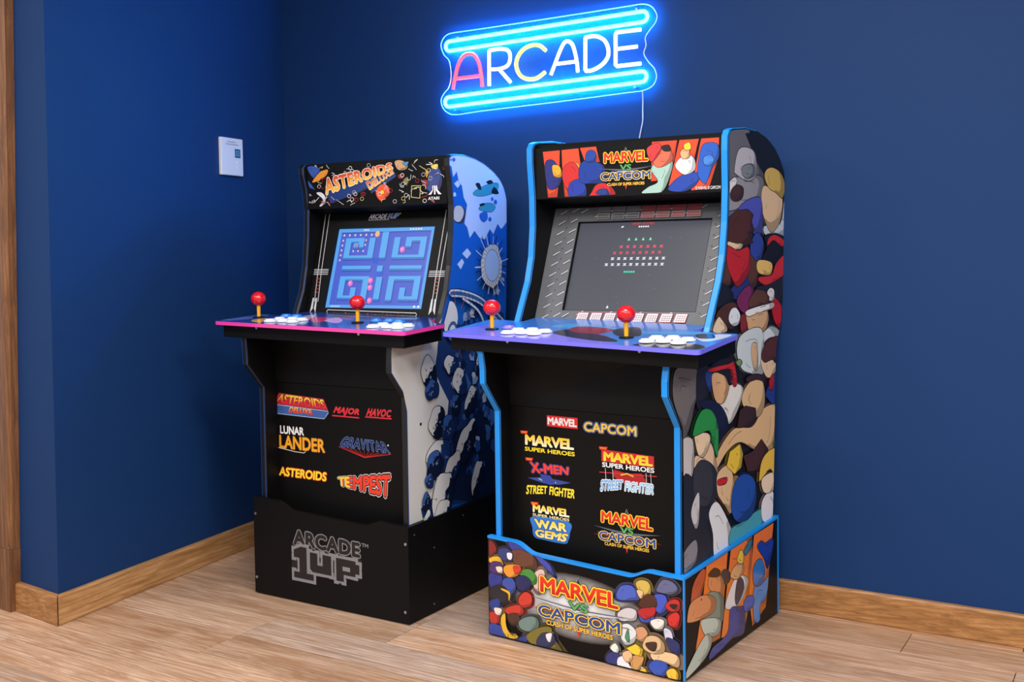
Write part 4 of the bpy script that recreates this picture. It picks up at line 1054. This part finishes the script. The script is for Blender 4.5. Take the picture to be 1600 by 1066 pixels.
P.stroke(q4('330,4730 1100,4650 1500,4640 1560,4690'), .002, (225, 225, 225)); P.build('title_print', F['lower'], INK, GL['lower'], label='white and orange two-line title')
P = Print()
for k in range(11): P.stroke([(.3000+.0205*k, .4970-.0006*k), (.4038, .4713)], .0011, (205, 40, 48))
P.stroke(q4('2986,4979 4038,4713 5091,4913'), .0016, (215, 45, 50)); P.text('GRAVITAR', q4('3220,5320 4864,5270 5070,4933 3000,4990'), (20, 34, 78), .025, [(.035, (105, 135, 205))], spacing=1.12)
P.ell((.4985, .5180), .0028, .0028, (235, 235, 240), 10); P.build('title_print', F['lower'], INK, GL['lower'], label='dark blue outlined title over red rays')
P = Print(); P.text('ASTEROIDS', rq(.0365, .3790, .2450, .4090), (252, 222, 50), .035, [(.06, (150, 24, 14)), (.03, (225, 70, 20))], shear=.12); P.build('title_print', F['lower'], INK, GL['lower'], label='yellow one-word title with a red glow')
P = Print(); tq = q4('2925,3990 5060,4290 5000,3530 2950,3720')
P.text('TEMPEST', tq, (236, 62, 40), .04, [(.075, (225, 225, 225)), (.045, (30, 20, 20))])
P.text('TE', [tq[0], (tq[0][0]+.047, tq[0][1]+.0062), (tq[3][0]+.047, tq[3][1]-.004), tq[3]], (245, 205, 60), .04)
P.build('title_print', F['lower'], INK, GL['lower'], label='orange-red widening title with a white outline')
# riser logo in blocky grey outline
P = Print(); GY = (128, 128, 132)
P.text('ARCADE', rq(.1735, .1700, .4490, .2165), (22, 22, 24), .05, [(.05, GY)], spacing=1.06)
ONE, YU, PEE = (q4('1753,1560 2053,1681 2294,1681 2294,916 2574,916 2574,735 1748,735 1748,916 1985,916 1985,1341 1753,1341'), q4('2436,1575 2746,1575 2746,1231 2965,1231 2965,1575 3316,1575 3316,1000 2527,1000 2436,1080'),
    q4('3520,1575 4303,1575 4303,1488 4451,1488 4451,1199 4290,1199 4290,1110 3821,1110 3821,897 3520,897'))
P.poly(q4('1650,1700 4540,1660 4540,1110 4380,1020 3900,1020 3900,815 3440,815 3440,930 2660,930 2660,650 1660,650'), (21, 21, 23))
for b_ in (ONE, YU, PEE): P.stroke(b_, .0200, GY, True)
for b_ in (ONE, YU, PEE):
    for q_ in b_: P.rect(q_[0]-.0100, q_[1]-.0100, q_[0]+.0100, q_[1]+.0100, GY)
for b_ in (ONE, YU, PEE): P.poly(b_, (21, 21, 23))
P.rect(.3779, .1226, .4080, .1353, GY)
P.text('TM', rq(.4560, .2060, .4820, .2170), GY, .02)
P.build('logo_print', F['riserF'], INK, GL['riserF'], label='blocky grey outlined logo')
P = Print(GL['acr_ol']); P.poly(GL['acr_ol'], (36, 66, 158)); P.art('L_deck', 0)
P.build('deck_artwork', F['deck'], INKG, GL['deck'], h0=.0001, label='blue and pink overlay print')

# ------------------------------------------------------------------ printing: right cabinet (plain colour shapes stand in for the figures)
F = GR['F']
P = Print(inset(PROF['R'], .0022)); P.art('R_side', .0020, 1.06, 2)
P.build('side_artwork', F['side'], INK, GR['sideR'], split=.78, label='crowded comic-style colour shapes with black outlines')
def versus(P, m, v_, cp_, sb_, spikes=True, gb=True):
    (mx0, mz1_), _, (mx1, mz0_), _ = m
    cx_ = (mx0+mx1)/2; h_ = mz1_-mz0_; wd = mx1-mx0
    if spikes:
        zc = v_[2][1]
        for dz_, col, k in ((.0, (90, 96, 112), 1.0), (-.004, (205, 205, 212), .9), (-.3*h_, (170, 28, 36), 1.02), (-.45*h_, (60, 74, 120), .85)):
            for sg_ in (-1, 1):
                P.poly([(cx_, zc+dz_+.10*h_), (cx_+sg_*wd*.66*k, zc+dz_+.30*h_*(1 if dz_ > -.1*h_ else -.2)), (cx_, zc+dz_-.16*h_)], col)
        P.poly([(cx_-h_*.14, mz1_+.02*h_), (cx_, mz1_+.40*h_), (cx_+h_*.14, mz1_+.02*h_)], (30, 30, 34), False, .0012, (190, 190, 190))
        bz_ = sb_[2][1]; P.poly([(cx_-h_*.16, bz_+.15*h_), (cx_+h_*.16, bz_+.15*h_), (cx_, bz_-.40*h_)], (190, 36, 40))
    P.text('MARVEL', m, [(0, (190, 22, 24)), (1, (238, 56, 34))], .035, [(.085, (20, 14, 14)), (.055, (252, 214, 60))], spacing=.96)
    P.text('VS', v_, (90, 170, 90), .03, [(.05, (20, 40, 50))])
    P.text('CAPCOM', cp_, (30, 70, 150), .02, [(.085, (18, 22, 44)), (.055, (246, 208, 70))])
    P.text('CLASH OF SUPER HEROES', sb_, (246, 206, 70), .02, [(.05, (120, 30, 20))])
P = Print(rq(.0375, 1.272, .5875, 1.417)); P.art('R_marquee', .0012, 0, 2)
versus(P, rq(.2527, 1.3635, .3824, 1.3945), rq(.3000, 1.3405, .3336, 1.3578), rq(.2420, 1.3135, .3898, 1.3370), rq(.2624, 1.2975, .3719, 1.3060))
P.text('© MARVEL © CAPCOM', rq(.5170, 1.2762, .5860, 1.2855), (225, 225, 225), .01)
P.build('marquee_artwork', F['marquee'], INKG, GR['marquee'], label='marquee print with orange slanted panels and a red and yellow title')
# diamond-plate bezel print
P = Print(); b0 = .082; i0_, i1_ = .0365, .5880
P.rect(i0_, b0*.4, .1195, .400, (88, 90, 94)); P.rect(.5255, b0*.4, i1_, .400, (88, 90, 94)); P.rect(.1195, b0*.4, .5255, .0705, (88, 90, 94)); P.rect(.1195, .3545, .5255, .400, (88, 90, 94))
def tread(x, y, up_=True):
    k = .011; P.poly([(x-k, y-.0065), (x-k*.6, y-.0075), (x+k, y+.0052), (x+k*.9, y+.0072)], (40, 41, 44)); P.poly([(x-k, y-.005), (x-k*.8, y-.0062), (x+k, y+.0062), (x+k*.8, y+.0072)], (206, 208, 212))
for r_ in range(11):
    y = .050+r_*.0335
    for x in (.068, .102): tread(x+(.004 if x > .08 else 0), y+(.006 if x > .08 else 0))
    tread(.552, y+.012)
    if r_ % 2 == 0: tread(.580, y+.028)
    for x in (.085, .538): P.ell((x, y+.017), .0022, .0022, (38, 38, 42), 8)
for k in range(9): tread(.135+k*.045, .062 if k % 2 else .055); tread(.135+k*.045, .372 if k % 2 else .388)
for k in range(8):   # instruction cards along the foot
    x = .170+k*.0425; P.poly([(x, .038), (x+.034, .038), (x+.039, .064), (x+.006, .064)], (215, 212, 214), False, .0022, (170, 40, 48))
    for j in range(3): P.stroke([(x+.006+j*.0015, .044+j*.006), (x+.032+j*.0015, .044+j*.006)], .0016, (110, 112, 120))
    for j in range(4): P.stroke([(x+.008+j*.007, .040), (x+.012+j*.007, .062)], .0010, (150, 60, 66))
for k in range(7):   # dim cards under the marquee
    x = .178+k*.0455; red = k > 2
    P.rect(x, .3590, x+.041, .3790, (120, 118, 120) if not red else (150, 120, 122)); P.rect(x, .3815, x+.041, .3985, (96, 96, 100) if not red else (130, 60, 64))
    for j in range(2): P.stroke([(x+.004, .364+j*.008), (x+.037, .364+j*.008)], .0030, (60, 60, 66) if not red else (170, 50, 54))
P.build('bezel_artwork', F['bezel'], INK, GR['bezel'], label='grey diamond-plate print with small cards')
# rows of small ships on the dark screen
P = Print(); _s = CAB['R']['screen']; P.rect(_s[0]-.002, _s[2]-.002, _s[1]+.002, _s[3]+.002, (64, 67, 80))
def spr(x, y, col, kind):
    k = .0042
    if kind == 0: P.poly([(x-k, y-k), (x-k*.3, y-k), (x, y+k*1.3), (x+k*.3, y-k), (x+k, y-k), (x+k*.3, y+k*.9), (x-k*.3, y+k*.9)], col)
    else:
        P.stroke([(x-k*1.1, y-k*.9), (x+k*1.1, y+k*.9)], .0024, col); P.stroke([(x-k*1.1, y+k*.9), (x+k*1.1, y-k*.9)], .0024, col); P.rect(x-k*.4, y-k*.8, x+k*.4, y+k, col)
for n, x0, x1, y, col, kd in ((4, .2835, .3490, .2985, (120, 235, 200), 0), (7, .2640, .3860, .2745, (240, 70, 100), 1), (8, .2470, .3840, .2552, (235, 60, 90), 1), (9, .2440, .3990, .2366, (225, 228, 240), 1), (10, .2285, .3985, .2178, (225, 228, 240), 1)):
    for k in range(n): spr(x0+(x1-x0)*k/(n-1), y, col, kd)
P.text('HIGH SCORE', rq(.2870, .3435, .3530, .3500), (235, 50, 40), .01)
for k in range(5): P.rect(.3075+k*.0066, .3345, .3075+k*.0066+.0045, .3395, (235, 235, 240))
P.poly([(.2535, .335), (.2560, .340), (.2625, .340), (.2600, .335)], (235, 235, 240))
for k in range(5): P.rect(.2870+k*.007, .1915, .2870+k*.007+.0055, .1975, (60, 215, 170))
spr(.2563, .0858, (235, 235, 240), 0)
for k in range(14): P.ell((rnd.uniform(.15, .50), rnd.uniform(.09, .33)), .0008, .0008, (170, 175, 200), 6)
P.build('screen_picture', lambda a, b, h: F['bezel'](a, b, -.0105+h), SCREEN_L, GR['screen'], label='rows of small coloured ships')
# titles on the lower panel
def T(label, fn):
    P = Print(); fn(P); P.build('title_print', F['lower'], INK, GR['lower'], label=label)
G_M = [(0, (246, 246, 240)), (.35, (250, 226, 90)), (1, (250, 200, 30))]
def f1(P): P.rect(.1608, .6140, .2640, .6452, (222, 36, 42)); P.text('MARVEL', rq(.1632, .6185, .2615, .6410), (242, 242, 242), .045, spacing=.93)
T('white word on a red box', f1)
def f2(P): P.text('CAPCOM', rq(.2840, .6100, .4500, .6370), (246, 208, 70), .03, [(.085, (120, 130, 170)), (.05, (30, 70, 160))])
T('yellow word with a blue outline', f2)
def tagm(P, x, y): P.poly([(x, y), (x+.028, y+.001), (x+.024, y-.008), (x+.003, y-.0085)], (226, 60, 30)); P.rect(x+.004, y-.004, x+.022, y-.0025, (250, 190, 60))
def f3(P): tagm(P, .0672, .5935); P.text('MARVEL', rq(.0840, .5530, .2510, .5845), G_M, .05, spacing=.95); P.text('SUPER HEROES', rq(.0830, .5360, .2535, .5482), (250, 222, 40), .03)
T('yellow and white two-line title at upper left', f3)
def f4(P):
    tagm(P, .0840, .5165); P.text('X-MEN', q4('976,5060 2335,5040 2310,4810 1060,4740'), (232, 60, 40), .04, [(.07, (40, 50, 120))])
    P.poly(q4('910,4580 1500,4660 2400,4600 2000,4500 1500,4480'), (50, 70, 150)); P.stroke(q4('1300,4600 1500,4540 1700,4570 1900,4540'), .003, (150, 200, 190)); P.poly(q4('1350,4740 1700,4730 1900,4500 1700,4460 1450,4500'), (46, 64, 150))
    P.text('STREET', q4('886,4367 1600,4420 1590,4190 850,4090'), (246, 222, 50), .03, [(.04, (70, 56, 10))]); P.text('FIGHTER', q4('1680,4420 2540,4430 2510,4160 1660,4170'), (246, 222, 50), .03, [(.04, (70, 56, 10))])
T('red title over a yellow jagged title', f4)
def f5(P):
    tagm(P, .3320, .5720); P.poly(q4('3400,5650 5020,5610 5020,5310 3400,5320'), (200, 40, 44)); P.text('MARVEL', rq(.3460, .5330, .4985, .5600), G_M[1:]+[], .05, [(.05, (190, 30, 30))], spacing=.95) if False else P.text('MARVEL', rq(.3460, .5330, .4985, .5600), [(0, (252, 226, 70)), (1, (246, 190, 30))], .05, [(.05, (190, 30, 30))], spacing=.95)
    P.text('SUPER HEROES', rq(.3420, .5165, .5030, .5300), (238, 238, 240), .03, [(.05, (40, 40, 60))])
    P.poly(q4('3800,5130 4200,5060 4650,5110 4800,4900 4500,4760 4050,4780 3750,4950'), (165, 26, 34)); P.stroke(q4('3330,5010 5100,5080'), .002, (220, 50, 50)); P.stroke(q4('4000,5000 4200,5060 4400,5000'), .004, (220, 180, 60))
    for x in (.352, .375, .478, .492): P.stroke([(x, .514), (x+.002, .480)], .0016, (205, 205, 212))
    P.text('STREET', q4('3384,4800 4080,4870 4060,4620 3350,4480'), (110, 170, 225), .03, [(.06, (232, 236, 244))]); P.text('FIGHTER', q4('4150,4850 5040,4860 5000,4580 4120,4580'), (150, 196, 226), .03, [(.06, (232, 236, 244))])
T('red-backed title over a pale blue jagged title', f5)
def f6(P):
    P.poly(q4('1080,3470 2310,3470 2340,3150 2290,2960 2160,2830 1500,2840 1130,2880 1060,3150'), (50, 120, 205), True); tagm(P, .1010, .3895); P.text('MARVEL', rq(.1080, .3600, .2335, .3835), G_M, .05, spacing=.95)
    P.text('SUPER HEROES', rq(.1075, .3490, .2330, .3572), (240, 226, 160), .02, [(.04, (60, 50, 20))])
    P.text('WAR', q4('1120,3420 2260,3420 2240,3170 1180,3150'), [(0, (250, 238, 140)), (1, (250, 214, 40))], .05, [(.06, (40, 70, 160))]); P.text('GEMS', q4('1140,3120 2320,3130 2190,2880 1170,2890'), [(0, (250, 240, 150)), (1, (250, 206, 40))], .05, [(.06, (40, 70, 160))])
T('yellow stacked title with a blue cloud outline', f6)
def f7(P): versus(P, q4('3380,3945 4975,3930 4970,3590 3376,3625'), rq(.3965, .3395, .4382, .3585), rq(.3296, .3125, .5050, .3375), rq(.3480, .3000, .4858, .3090))
T('red title with spikes over a yellow title', f7)
# riser front and side
P = Print(inset(GR['riserF_ol'], .0028))
P.fan((.305, .1400), .215, .095, (255, 255, 255), (11, 10, 11), mid=(185, 185, 188)); P.art('R_riserF', .0012, 1.3, 1)
versus(P, rq(.1855, .1640, .4362, .2105), rq(.2779, .1335, .3418, .1560), rq(.1771, .0945, .4410, .1285), rq(.2050, .0745, .4180, .0885))
P.build('riser_artwork', F['riserF'], INKG, GR['riserF'], label='title on a white glow between clusters of colour shapes')
P = Print(rq(.008, .0075, .625, .2835)); P.art('R_riserS', .0016, 0, 2)
P.build('riser_artwork', F['riserS'], INKG, GR['riserS'], label='orange slanted panels with colour shapes')
P = Print(GR['acr_ol']); P.poly(GR['acr_ol'], (56, 124, 214)); P.art('R_deck', 0)
P.build('deck_artwork', F['deck'], INKG, GR['deck'], h0=.0001, label='blue and violet overlay print')
